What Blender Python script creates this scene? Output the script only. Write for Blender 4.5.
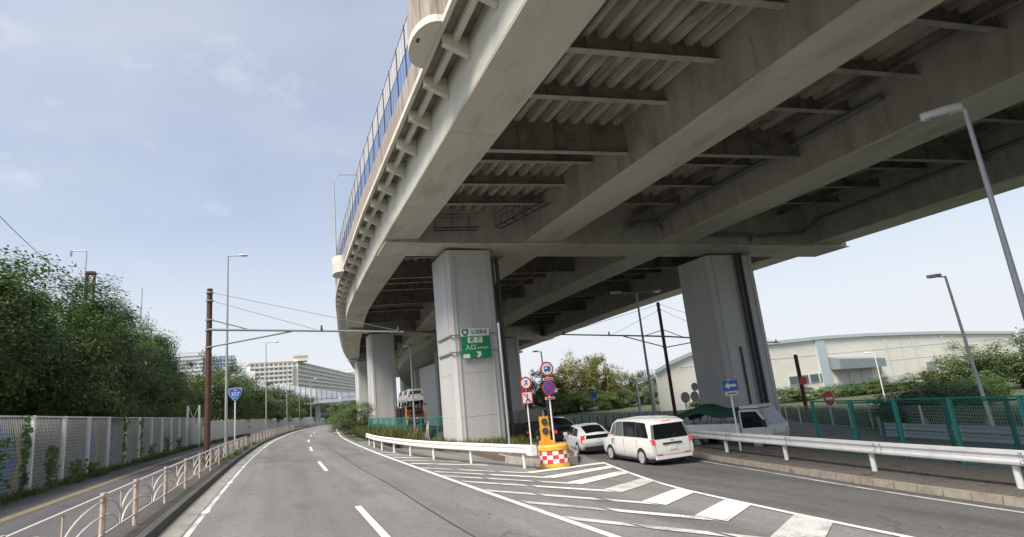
import bpy, bmesh, math, random
import numpy as np
from mathutils import Matrix, Vector, Euler

# ------------------------------------------------------------------ clear
for o in list(bpy.data.objects): bpy.data.objects.remove(o)
S = bpy.context.scene
COL = S.collection
RND = random.Random(7)
rad = math.radians

# ------------------------------------------------------------------ camera (world X = across the road, Y = along the road)
HC, PITCH, ROLL, AZ, FPX = 2.5, rad(12.6), rad(5.8), rad(23.3), 567.0
_h0 = Vector((math.sin(AZ), math.cos(AZ), 0)); _r0 = Vector((math.cos(AZ), -math.sin(AZ), 0)); _z0 = Vector((0, 0, 1))
_F = _h0 * math.cos(PITCH) + _z0 * math.sin(PITCH); _u0 = _z0 * math.cos(PITCH) - _h0 * math.sin(PITCH)
_R = _r0 * math.cos(ROLL) - _u0 * math.sin(ROLL); _U = _u0 * math.cos(ROLL) + _r0 * math.sin(ROLL)
cd = bpy.data.cameras.new('camera'); cam = bpy.data.objects.new('camera', cd); COL.objects.link(cam)
M3 = Matrix((_R, _U, -_F)).transposed()
cam.matrix_world = Matrix.Translation((0, 0, HC)) @ M3.to_4x4()
cd.sensor_width = 36; cd.lens = 36 * FPX / 1024; cd.clip_start = .1; cd.clip_end = 6000
S.camera = cam

# ------------------------------------------------------------------ sky, sun, exposure
SUN_EL, SUN_AZ = rad(54), rad(-118)          # azimuth measured from +Y towards +X : sun high on the left
w = bpy.data.worlds.new('World'); S.world = w; w.use_nodes = True
nt = w.node_tree; nd = nt.nodes; lk = nt.links; nd.clear()
out = nd.new('ShaderNodeOutputWorld'); bg = nd.new('ShaderNodeBackground')
sky = nd.new('ShaderNodeTexSky'); sky.sky_type = 'NISHITA'; sky.sun_disc = False
sky.sun_elevation = SUN_EL; sky.sun_rotation = SUN_AZ; sky.air_density = 1.0; sky.dust_density = 2.2; sky.ozone_density = 2.0
tc = nd.new('ShaderNodeTexCoord'); sep = nd.new('ShaderNodeSeparateXYZ'); lk.new(tc.outputs['Generated'], sep.inputs[0])
# thin high cloud: flatten the direction on a cloud plane, two noises
dv = nd.new('ShaderNodeMath'); dv.operation = 'ADD'; dv.inputs[1].default_value = .22; lk.new(sep.outputs['Z'], dv.inputs[0])
vm = nd.new('ShaderNodeVectorMath'); vm.operation = 'DIVIDE'; lk.new(tc.outputs['Generated'], vm.inputs[0])
cmb = nd.new('ShaderNodeCombineXYZ')
for i in range(3): lk.new(dv.outputs[0], cmb.inputs[i])
lk.new(cmb.outputs[0], vm.inputs[1])
n1 = nd.new('ShaderNodeTexNoise'); n1.inputs['Scale'].default_value = 1.6; n1.inputs['Detail'].default_value = 7; n1.inputs['Roughness'].default_value = .55
lk.new(vm.outputs[0], n1.inputs['Vector'])
n2 = nd.new('ShaderNodeTexNoise'); n2.inputs['Scale'].default_value = 5.5; n2.inputs['Detail'].default_value = 8; n2.inputs['Roughness'].default_value = .6
lk.new(vm.outputs[0], n2.inputs['Vector'])
r1 = nd.new('ShaderNodeMapRange'); r1.inputs[1].default_value = .40; r1.inputs[2].default_value = .75; r1.inputs[3].default_value = .27; r1.inputs[4].default_value = .44; lk.new(n1.outputs[0], r1.inputs[0])
r2 = nd.new('ShaderNodeMapRange'); r2.inputs[1].default_value = .56; r2.inputs[2].default_value = .78; r2.inputs[3].default_value = 0; r2.inputs[4].default_value = .2; lk.new(n2.outputs[0], r2.inputs[0])
ad = nd.new('ShaderNodeMath'); ad.operation = 'ADD'; lk.new(r1.outputs[0], ad.inputs[0]); lk.new(r2.outputs[0], ad.inputs[1])
# haze towards the horizon
hz = nd.new('ShaderNodeMapRange'); hz.inputs[1].default_value = 0; hz.inputs[2].default_value = .46; hz.inputs[3].default_value = .95; hz.inputs[4].default_value = 0; lk.new(sep.outputs['Z'], hz.inputs[0])
mx0 = nd.new('ShaderNodeMath'); mx0.operation = 'MAXIMUM'; lk.new(ad.outputs[0], mx0.inputs[0]); lk.new(hz.outputs[0], mx0.inputs[1])
ad2 = nd.new('ShaderNodeMath'); ad2.operation = 'MULTIPLY_ADD'; ad2.inputs[1].default_value = .35; lk.new(ad.outputs[0], ad2.inputs[0]); lk.new(mx0.outputs[0], ad2.inputs[2])
cl = nd.new('ShaderNodeClamp'); cl.inputs[2].default_value = .97; lk.new(ad2.outputs[0], cl.inputs[0])
mix = nd.new('ShaderNodeMix'); mix.data_type = 'RGBA'; lk.new(cl.outputs[0], mix.inputs[0]); lk.new(sky.outputs[0], mix.inputs[6]); mix.inputs[7].default_value = (4.75, 4.92, 5.25, 1)
lk.new(mix.outputs[2], bg.inputs[0]); bg.inputs[1].default_value = .098
lk.new(bg.outputs[0], out.inputs[0])
sd = bpy.data.lights.new('sun', 'SUN'); sd.energy = 3.4; sd.angle = rad(25); sd.color = (1, .93, .82)
so = bpy.data.objects.new('sun', sd); COL.objects.link(so)
sdir = Vector((math.sin(SUN_AZ) * math.cos(SUN_EL), math.cos(SUN_AZ) * math.cos(SUN_EL), math.sin(SUN_EL)))
so.rotation_euler = sdir.to_track_quat('Z', 'Y').to_euler(); so.location = sdir * 60
S.render.engine = 'CYCLES'
S.view_settings.view_transform = 'Standard'; S.view_settings.look = 'None'; S.view_settings.gamma = 1; S.view_settings.exposure = 0.88
S.cycles.max_bounces = 7; S.cycles.volume_bounces = 1

# ------------------------------------------------------------------ terrain helpers
def h(u): return -3 * math.tanh(.0538 * u / 3)
def hermite(pts):
    xs = [p[0] for p in pts]; ys = [p[1] for p in pts]; n = len(xs); m = []
    for i in range(n):
        a = max(0, i - 1); b = min(n - 1, i + 1); m.append((ys[b] - ys[a]) / (xs[b] - xs[a]))
    def f(x):
        if x <= xs[0]: return ys[0] + m[0] * 0 * (x - xs[0])
        if x >= xs[-1]: return ys[-1] + m[-1] * (x - xs[-1])
        i = max(k for k in range(n - 1) if xs[k] <= x); d = xs[i + 1] - xs[i]; t = (x - xs[i]) / d
        return (2*t**3-3*t*t+1)*ys[i] + (t**3-2*t*t+t)*d*m[i] + (-2*t**3+3*t*t)*ys[i+1] + (t**3-t*t)*d*m[i+1]
    return f
sh = hermite([(5, 0), (25, .1), (45, .4), (72, 1.4), (98, 3.2), (131, 6.2), (192, 14.3), (260, 27)])     # road bends to the right
dsh = hermite([(40, 0), (66, .75), (84, 2.5), (104, 4.7), (141, 9.6), (192, 18.8), (240, 30)])            # so does the deck
kR = hermite([(-15, 11.6), (0, 13.1), (7.6, 14.02), (11.1, 14.6), (15.2, 15.5), (20.8, 16.75), (27, 18.7), (34, 21.6), (42, 25.5), (52, 31)])
kI = hermite([(-15, 8.6), (0, 9.6), (7.3, 10.0), (10.9, 10.3), (15.1, 10.85), (21.2, 12.6), (27, 14.6), (34, 17.6), (42, 21.5), (52, 27)])
SW = .2   # pavement height above the road

# ------------------------------------------------------------------ materials
def mat(name, col, rough=.6, var=.12, scale=3.0, bump=0.0, metal=0.0, spec=.5, var2=None, col2=None, f2=(.55, .7), s2=.6, stretch=None, detail=5, emit=None, coat=0, trans=0):
    m = bpy.data.materials.new(name); m.use_nodes = True; t = m.node_tree; N = t.nodes; L = t.links
    b = N['Principled BSDF']; b.inputs['Roughness'].default_value = rough; b.inputs['Metallic'].default_value = metal
    b.inputs['Specular IOR Level'].default_value = spec
    if coat: b.inputs['Coat Weight'].default_value = coat; b.inputs['Coat Roughness'].default_value = .05
    c = (*col, 1)
    if var == 0 and col2 is None:
        b.inputs['Base Color'].default_value = c
    else:
        g = N.new('ShaderNodeNewGeometry'); mp = N.new('ShaderNodeMapping'); L.new(g.outputs['Position'], mp.inputs[0])
        if stretch: mp.inputs['Scale'].default_value = stretch
        n = N.new('ShaderNodeTexNoise'); n.inputs['Scale'].default_value = scale; n.inputs['Detail'].default_value = detail; n.inputs['Roughness'].default_value = .65
        L.new(mp.outputs[0], n.inputs['Vector'])
        mr = N.new('ShaderNodeMapRange'); mr.inputs[1].default_value = .3; mr.inputs[2].default_value = .7; mr.inputs[3].default_value = 1 - var; mr.inputs[4].default_value = 1 + var
        L.new(n.outputs[0], mr.inputs[0])
        vmul = N.new('ShaderNodeVectorMath'); vmul.operation = 'SCALE'; L.new(mr.outputs[0], vmul.inputs['Scale'])
        if col2 is not None:
            n2 = N.new('ShaderNodeTexNoise'); n2.inputs['Scale'].default_value = s2; n2.inputs['Detail'].default_value = 6; n2.inputs['Roughness'].default_value = .6
            L.new(mp.outputs[0], n2.inputs['Vector'])
            r = N.new('ShaderNodeMapRange'); r.inputs[1].default_value = f2[0]; r.inputs[2].default_value = f2[1]; L.new(n2.outputs[0], r.inputs[0])
            mxx = N.new('ShaderNodeMix'); mxx.data_type = 'RGBA'; mxx.inputs[6].default_value = c; mxx.inputs[7].default_value = (*col2, 1)
            L.new(r.outputs[0], mxx.inputs[0]); L.new(mxx.outputs[2], vmul.inputs[0])
        else:
            vmul.inputs[0].default_value = col
        L.new(vmul.outputs[0], b.inputs['Base Color'])
        if bump:
            bp = N.new('ShaderNodeBump'); bp.inputs['Strength'].default_value = bump; bp.inputs['Distance'].default_value = .02
            L.new(n.outputs[0], bp.inputs['Height']); L.new(bp.outputs[0], b.inputs['Normal'])
    if emit:
        b.inputs['Emission Color'].default_value = (*emit[0], 1); b.inputs['Emission Strength'].default_value = emit[1]
    if trans: b.inputs['Transmission Weight'].default_value = trans
    return m

def leaf_mat(name, c1, c2, c3, tr=.3, scale=.5):
    m = bpy.data.materials.new(name); m.use_nodes = True; t = m.node_tree; N = t.nodes; L = t.links; N.clear()
    o = N.new('ShaderNodeOutputMaterial'); g = N.new('ShaderNodeNewGeometry')
    n = N.new('ShaderNodeTexNoise'); n.inputs['Scale'].default_value = scale; n.inputs['Detail'].default_value = 4; L.new(g.outputs['Position'], n.inputs['Vector'])
    a = N.new('ShaderNodeMath'); a.operation = 'MULTIPLY_ADD'; a.inputs[1].default_value = .55; L.new(g.outputs['Random Per Island'], a.inputs[0])
    s = N.new('ShaderNodeMath'); s.operation = 'MULTIPLY_ADD'; s.inputs[1].default_value = 1.5; s.inputs[2].default_value = -.52; L.new(n.outputs[0], s.inputs[0]); L.new(s.outputs[0], a.inputs[2])
    r = N.new('ShaderNodeValToRGB'); e = r.color_ramp.elements; e[0].color = (*c1, 1); e[0].position = .15; e[1].color = (*c3, 1); e[1].position = .95
    k = r.color_ramp.elements.new(.55); k.color = (*c2, 1); L.new(a.outputs[0], r.inputs[0])
    d = N.new('ShaderNodeBsdfPrincipled'); d.inputs['Roughness'].default_value = .5; d.inputs['Specular IOR Level'].default_value = .35; L.new(r.outputs[0], d.inputs['Base Color'])
    tl = N.new('ShaderNodeBsdfTranslucent'); L.new(r.outputs[0], tl.inputs[0])
    ms = N.new('ShaderNodeMixShader'); ms.inputs[0].default_value = tr; L.new(d.outputs[0], ms.inputs[1]); L.new(tl.outputs[0], ms.inputs[2]); L.new(ms.outputs[0], o.inputs[0])
    return m

def asphalt_mat(name, base, patch):
    m = bpy.data.materials.new(name); m.use_nodes = True; t = m.node_tree; N = t.nodes; L = t.links; b = N['Principled BSDF']
    b.inputs['Roughness'].default_value = .85; b.inputs['Specular IOR Level'].default_value = .3
    g = N.new('ShaderNodeNewGeometry')
    def noise(sc, det, stretch=None, rough=.6):
        n = N.new('ShaderNodeTexNoise'); n.inputs['Scale'].default_value = sc; n.inputs['Detail'].default_value = det; n.inputs['Roughness'].default_value = rough
        if stretch:
            mp = N.new('ShaderNodeMapping'); mp.inputs['Scale'].default_value = stretch; L.new(g.outputs['Position'], mp.inputs[0]); L.new(mp.outputs[0], n.inputs['Vector'])
        else: L.new(g.outputs['Position'], n.inputs['Vector'])
        return n
    fine = noise(38, 3, rough=.8); wide = noise(.35, 5, (1, .35, 1)); streak = noise(1.1, 4, (1, .05, 1)); mid = noise(3.5, 6)
    def mr(n, a, b_, lo, hi):
        r = N.new('ShaderNodeMapRange'); r.inputs[1].default_value = a; r.inputs[2].default_value = b_; r.inputs[3].default_value = lo; r.inputs[4].default_value = hi; L.new(n.outputs[0], r.inputs[0]); return r
    grain = noise(13, 2, rough=.7); track = noise(.55, 2, (1, .012, 1)); spot = noise(1.7, 3)
    f = [mr(fine, .25, .75, .55, 1.45), mr(grain, .3, .7, .84, 1.16), mr(wide, .3, .7, .87, 1.13), mr(streak, .35, .65, .90, 1.09), mr(track, .38, .62, .88, 1.08), mr(mid, .3, .7, .93, 1.07), mr(spot, .66, .74, 1, .80)]
    p = f[0]
    for q in f[1:]:
        k = N.new('ShaderNodeMath'); k.operation = 'MULTIPLY'; L.new(p.outputs[0], k.inputs[0]); L.new(q.outputs[0], k.inputs[1]); p = k
    # dark sealed cracks
    vo = N.new('ShaderNodeTexVoronoi'); vo.feature = 'DISTANCE_TO_EDGE'; vo.inputs['Scale'].default_value = .16
    mp = N.new('ShaderNodeMapping'); mp.inputs['Scale'].default_value = (1.2, .45, 1); wv = noise(.8, 4)
    av = N.new('ShaderNodeVectorMath'); av.operation = 'MULTIPLY_ADD'; av.inputs[1].default_value = (1.6, 1.6, 0); L.new(wv.outputs['Color'], av.inputs[0]); L.new(g.outputs['Position'], av.inputs[2])
    L.new(av.outputs[0], mp.inputs[0]); L.new(mp.outputs[0], vo.inputs['Vector'])
    cr = N.new('ShaderNodeMapRange'); cr.inputs[1].default_value = .0; cr.inputs[2].default_value = .006; cr.inputs[3].default_value = .62; cr.inputs[4].default_value = 1; L.new(vo.outputs[0], cr.inputs[0])
    k = N.new('ShaderNodeMath'); k.operation = 'MULTIPLY'; L.new(p.outputs[0], k.inputs[0]); L.new(cr.outputs[0], k.inputs[1])
    pat = mr(noise(.5, 5, (1, .3, 1)), .55, .62, 0, 1)
    mx = N.new('ShaderNodeMix'); mx.data_type = 'RGBA'; mx.inputs[6].default_value = (*base, 1); mx.inputs[7].default_value = (*patch, 1); L.new(pat.outputs[0], mx.inputs[0])
    vs = N.new('ShaderNodeVectorMath'); vs.operation = 'SCALE'; L.new(mx.outputs[2], vs.inputs[0]); L.new(k.outputs[0], vs.inputs['Scale']); L.new(vs.outputs[0], b.inputs['Base Color'])
    bp = N.new('ShaderNodeBump'); bp.inputs['Strength'].default_value = .5; bp.inputs['Distance'].default_value = .01; L.new(fine.outputs[0], bp.inputs['Height']); L.new(bp.outputs[0], b.inputs['Normal'])
    return m

def paint_mat(name, col, under, wear=.5):
    """road paint worn through in patches and streaks"""
    m = bpy.data.materials.new(name); m.use_nodes = True; t = m.node_tree; N = t.nodes; L = t.links; b = N['Principled BSDF']; b.inputs['Roughness'].default_value = .75
    g = N.new('ShaderNodeNewGeometry'); n = N.new('ShaderNodeTexNoise'); n.inputs['Scale'].default_value = 16; n.inputs['Detail'].default_value = 8; n.inputs['Roughness'].default_value = .8; L.new(g.outputs['Position'], n.inputs['Vector'])
    n2 = N.new('ShaderNodeTexNoise'); n2.inputs['Scale'].default_value = .9; n2.inputs['Detail'].default_value = 3; L.new(g.outputs['Position'], n2.inputs['Vector'])
    a = N.new('ShaderNodeMath'); a.operation = 'MULTIPLY_ADD'; a.inputs[1].default_value = .7; L.new(n2.outputs[0], a.inputs[0]); L.new(n.outputs[0], a.inputs[2])
    r = N.new('ShaderNodeMapRange'); r.inputs[1].default_value = 1.02 - wear * .32; r.inputs[2].default_value = 1.14 - wear * .2; L.new(a.outputs[0], r.inputs[0])
    mx = N.new('ShaderNodeMix'); mx.data_type = 'RGBA'; mx.inputs[6].default_value = (*col, 1); mx.inputs[7].default_value = (*under, 1); L.new(r.outputs[0], mx.inputs[0])
    L.new(mx.outputs[2], b.inputs['Base Color']); return m

def glass_mat(name, col=(.008, .009, .011), rough=.05):
    return mat(name, col, rough=rough, var=0, spec=.5)

M = {}
M['asphalt'] = asphalt_mat('asphalt', (.168, .167, .166), (.145, .144, .144))
M['asphalt_dark'] = asphalt_mat('asphalt_ramp', (.105, .104, .105), (.09, .09, .092))
M['pavement'] = asphalt_mat('pavement_asphalt', (.10, .10, .104), (.085, .085, .09))
M['tar'] = mat('tar_seal', (.045, .045, .047), .7, .2)
M['verge'] = asphalt_mat('verge_asphalt', (.075, .073, .07), (.055, .053, .05))
M['paint'] = paint_mat('road_paint', (.72, .72, .70), (.16, .16, .16), .38)
M['paint_mid'] = paint_mat('road_paint_mid', (.66, .66, .64), (.22, .22, .22), .45)
M['paint_worn'] = paint_mat('road_paint_worn', (.54, .54, .53), (.19, .19, .19), .62)
M['concrete'] = mat('concrete', (.33, .32, .29), .85, .18, 2.5, .3, col2=(.2, .19, .17), s2=.9)
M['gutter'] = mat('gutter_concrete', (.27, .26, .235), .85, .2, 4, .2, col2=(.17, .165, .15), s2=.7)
M['kerb'] = mat('kerb_stone', (.3, .265, .22), .9, .2, 5, .3, col2=(.16, .14, .12), s2=2.2)
M['kerb_dark'] = mat('kerb_dark', (.10, .095, .088), .9, .25, 4, .3, col2=(.05, .05, .045), s2=1.1)
M['tactile'] = mat('tactile_paving', (.26, .20, .115), .8, .25, 9, .4, col2=(.18, .15, .11), s2=2)
M['dirt'] = mat('dirt', (.12, .095, .07), .95, .35, 6, .6, col2=(.06, .055, .04), s2=1.3)
M['gravel'] = mat('gravel_soil', (.135, .12, .105), .95, .5, 18, .9, col2=(.07, .062, .054), s2=1.6)
M['ground'] = mat('ground', (.060, .075, .035), .95, .3, .9, 0, col2=(.085, .085, .05), s2=.15)
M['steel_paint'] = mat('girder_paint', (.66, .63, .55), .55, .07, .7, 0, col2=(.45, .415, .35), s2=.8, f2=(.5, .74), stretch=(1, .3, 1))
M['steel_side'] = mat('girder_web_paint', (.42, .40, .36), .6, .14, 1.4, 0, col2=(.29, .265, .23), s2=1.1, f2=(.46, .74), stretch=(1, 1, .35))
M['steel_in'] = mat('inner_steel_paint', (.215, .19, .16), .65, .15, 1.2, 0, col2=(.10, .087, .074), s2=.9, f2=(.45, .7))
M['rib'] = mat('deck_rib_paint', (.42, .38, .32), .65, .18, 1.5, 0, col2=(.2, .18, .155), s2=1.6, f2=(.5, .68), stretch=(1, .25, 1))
M['parapet'] = mat('parapet_concrete', (.36, .31, .265), .85, .16, 1.2, .2, col2=(.16, .135, .12), s2=1.5, f2=(.46, .68), stretch=(2.2, 2.2, .22))
M['pier'] = mat('pier_paint', (.53, .53, .525), .5, .06, 1.6, 0, col2=(.455, .45, .44), s2=1.3, f2=(.5, .8), stretch=(1, 1, .07))
M['pier_shade'] = mat('pier_concrete', (.42, .415, .40), .7, .08, 1.1, .1, col2=(.32, .315, .3), s2=.5)
M['pipe'] = mat('grey_pipe', (.16, .17, .18), .5, .1)
M['dark'] = mat('dark_steel', (.05, .052, .06), .5, .15)
M['navy'] = mat('navy_steel', (.03, .04, .075), .5, .15)
M['galv'] = mat('galvanised', (.42, .44, .46), .45, .1, 3, metal=.3)
M['galv_dark'] = mat('galvanised_dark', (.27, .29, .31), .5, .12, 3, metal=.3)
M['rust'] = mat('rust_brown_paint', (.085, .04, .028), .65, .25, 4, col2=(.05, .025, .02), s2=1.5)
M['white_rail'] = mat('white_guardrail', (.74, .74, .72), .45, .06, 2, col2=(.52, .5, .47), s2=1.4, f2=(.58, .75), stretch=(.4, .4, 2))
M['grey_rail'] = mat('grey_guardrail', (.66, .665, .665), .45, .08, 2, col2=(.46, .45, .44), s2=1.2, f2=(.55, .75))
M['white_post'] = mat('white_post', (.76, .76, .74), .5, .08)
M['mesh_wire'] = mat('fence_wire', (.60, .61, .59), .5, .1, metal=.2)
M['pinkrail'] = mat('beige_rail', (.60, .54, .50), .5, .15, 6, col2=(.42, .33, .27), s2=3, f2=(.55, .7))
M['pinkpost'] = mat('beige_post', (.50, .415, .35), .55, .2, 6, col2=(.32, .22, .16), s2=4)
M['pinkwhite'] = mat('pale_handrail', (.66, .61, .585), .45, .08, 5)
M['teal'] = mat('teal_paint', (.012, .21, .175), .5, .12)
M['teal_dark'] = mat('dark_green_paint', (.012, .12, .10), .5, .15)
M['wall_grey'] = mat('wall_grey', (.23, .245, .225), .85, .12, 1.5, .1, col2=(.15, .18, .13), s2=.7, f2=(.45, .7))
M['blue_pane'] = mat('blue_pane', (.14, .225, .44), .25, .10, 1.0, spec=.6)
M['clear_pane'] = mat('milky_pane', (.55, .54, .55), .3, .08, 1.0, spec=.6)
M['bark'] = mat('bark', (.075, .055, .04), .9, .3, 8, .6)
M['leaf_dark'] = leaf_mat('leaf_dark', (.036, .074, .026), (.085, .145, .045), (.19, .25, .075), .35, .45)
M['leaf_mid'] = leaf_mat('leaf_mid', (.055, .088, .032), (.10, .148, .05), (.18, .22, .08), .33, .5)
M['leaf_yel'] = leaf_mat('leaf_yellowish', (.10, .13, .04), (.21, .215, .06), (.34, .30, .09), .4, .5)
M['leaf_far'] = leaf_mat('leaf_far', (.045, .07, .03), (.08, .11, .04), (.13, .15, .06), .25, .3)
M['grass'] = leaf_mat('grass', (.05, .07, .018), (.11, .13, .035), (.24, .21, .09), .3, .9)
M['weed'] = leaf_mat('weed', (.05, .10, .025), (.10, .18, .045), (.18, .25, .07), .35, 1.2)
M['car_white'] = mat('white_car_paint', (.78, .77, .74), .25, 0, coat=.6)
M['car_pearl'] = mat('pearl_car_paint', (.76, .77, .78), .22, 0, coat=.6)
M['car_blue'] = mat('dark_car_paint', (.015, .018, .028), .25, 0, coat=.6)
M['car_red'] = mat('red_car_paint', (.13, .018, .018), .3, 0, coat=.5)
M['car_glass'] = glass_mat('tinted_glass')
M['car_glass_clear'] = mat('light_car_glass', (.10, .13, .14), .08, 0, spec=.8)
M['windscreen'] = mat('windscreen_glass', (.19, .23, .27), .08, 0, spec=.9)
M['tyre'] = mat('tyre', (.018, .018, .018), .85, 0)
M['rim'] = mat('alloy_rim', (.62, .62, .63), .35, 0, metal=.2)
M['rim_dark'] = mat('rim_shadow_grey', (.16, .16, .17), .4, 0)
M['tint'] = mat('tinted_pillar', (.16, .17, .18), .12, 0, spec=.6)
M['black'] = mat('black_plastic', (.02, .02, .022), .55, 0)
M['taillit'] = mat('lit_tail_lamp', (.5, .03, .03), .3, 0, emit=((1, .07, .05), .28))
M['tail'] = mat('tail_lamp', (.45, .02, .02), .25, 0, coat=.5)
M['headlamp'] = mat('headlamp_glass', (.6, .62, .64), .15, 0)
M['plate'] = mat('number_plate', (.78, .78, .76), .5, 0)
M['lampwhite'] = mat('lamp_head', (.62, .63, .63), .4, .05)
M['lens'] = mat('lamp_lens', (.35, .37, .36), .2, 0)
M['sign_green'] = mat('sign_green', (.0, .24, .09), .45, .03)
M['sign_white'] = mat('sign_white', (.80, .80, .79), .45, 0)
M['sign_blue'] = mat('sign_blue', (.015, .13, .55), .45, 0)
M['sign_red'] = mat('sign_red', (.58, .025, .03), .45, 0)
M['sign_back'] = mat('sign_back_grey', (.22, .23, .23), .5, .1)
M['yellow'] = mat('yellow_plastic', (.62, .36, .04), .6, .18, 7, col2=(.40, .24, .06), s2=3.5)
M['orange'] = mat('orange_panel', (.66, .31, .03), .55, .15, 6, col2=(.5, .24, .05), s2=4)
M['checkw'] = mat('reflective_white', (.72, .70, .68), .45, .05)
M['checkr'] = mat('reflective_red', (.55, .05, .05), .5, .25, 8)
M['solar'] = mat('solar_cell', (.02, .025, .05), .15, 0)
M['tarp_green'] = mat('green_tarp', (.012, .07, .045), .7, .2, 4, .3)
M['tarp_brown'] = mat('brown_canvas', (.40, .34, .28), .85, .2, 3, .3)
M['truck_white'] = mat('truck_white', (.68, .69, .67), .4, .06, 3)
M['truck_grey'] = mat('truck_grey', (.07, .07, .075), .6, .15)
M['red_machine'] = mat('red_machine', (.42, .03, .035), .5, .1)
M['wh_wall'] = mat('warehouse_cladding', (.70, .675, .60), .7, .04, .4, 0, col2=(.63, .60, .53), s2=.15, stretch=(1, 1, 3))
M['wh_trim'] = mat('warehouse_trim', (.42, .48, .50), .6, .06)
M['wh_canopy'] = mat('canopy_grey', (.20, .24, .26), .6, .08)
M['wh_shutter'] = mat('shutter_grey', (.50, .48, .48), .6, .05)
M['bld_cream'] = mat('apartment_cream', (.78, .745, .68), .8, .06, .1)  # far building colours below are paled, with distance haze put into them
M['bld_slab'] = mat('apartment_slab', (.78, .75, .70), .8, .05, .1)
M['bld_roof'] = mat('apartment_roof_band', (.56, .43, .36), .8, .08, .1)
M['bld_win'] = mat('far_window', (.27, .28, .295), .3, .15, .15)
M['bld_white'] = mat('far_white', (.66, .67, .68), .7, .05, .1)
M['bld_blue'] = mat('far_blue_glass', (.22, .30, .42), .3, .12, .06)
M['bld_grey'] = mat('far_grey', (.46, .50, .55), .6, .08, .06)
M['barrier'] = mat('translucent_barrier', (.62, .66, .70), .35, .05, .2)
def mural(name):
    m = bpy.data.materials.new(name); m.use_nodes = True; t = m.node_tree; N = t.nodes; L = t.links; b = N['Principled BSDF']; b.inputs['Roughness'].default_value = .8
    g = N.new('ShaderNodeNewGeometry'); n = N.new('ShaderNodeTexNoise'); n.inputs['Scale'].default_value = .8; n.inputs['Detail'].default_value = 2
    mp = N.new('ShaderNodeMapping'); mp.inputs['Scale'].default_value = (1, .55, .28); L.new(g.outputs['Position'], mp.inputs[0]); L.new(mp.outputs[0], n.inputs['Vector'])
    wv = N.new('ShaderNodeTexWave'); wv.bands_direction = 'Y'; wv.inputs['Scale'].default_value = .42; wv.inputs['Distortion'].default_value = 5; wv.inputs['Detail'].default_value = 1.5; wv.inputs['Detail Scale'].default_value = .8
    L.new(mp.outputs[0], wv.inputs['Vector'])
    r = N.new('ShaderNodeValToRGB'); r.color_ramp.interpolation = 'CONSTANT'; e = r.color_ramp.elements
    e[0].position = 0; e[0].color = (.04, .15, .50, 1); e[1].position = .36; e[1].color = (.48, .37, .07, 1)
    for p, c in ((.46, (.36, .37, .37)), (.62, (.10, .22, .48)), (.78, (.46, .34, .07)), (.86, (.38, .385, .385))):
        q = e.new(p); q.color = (*c, 1)
    L.new(wv.outputs[0], r.inputs[0]); L.new(r.outputs[0], b.inputs['Base Color']); return m
M['mural'] = mural('mural_paint')

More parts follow.
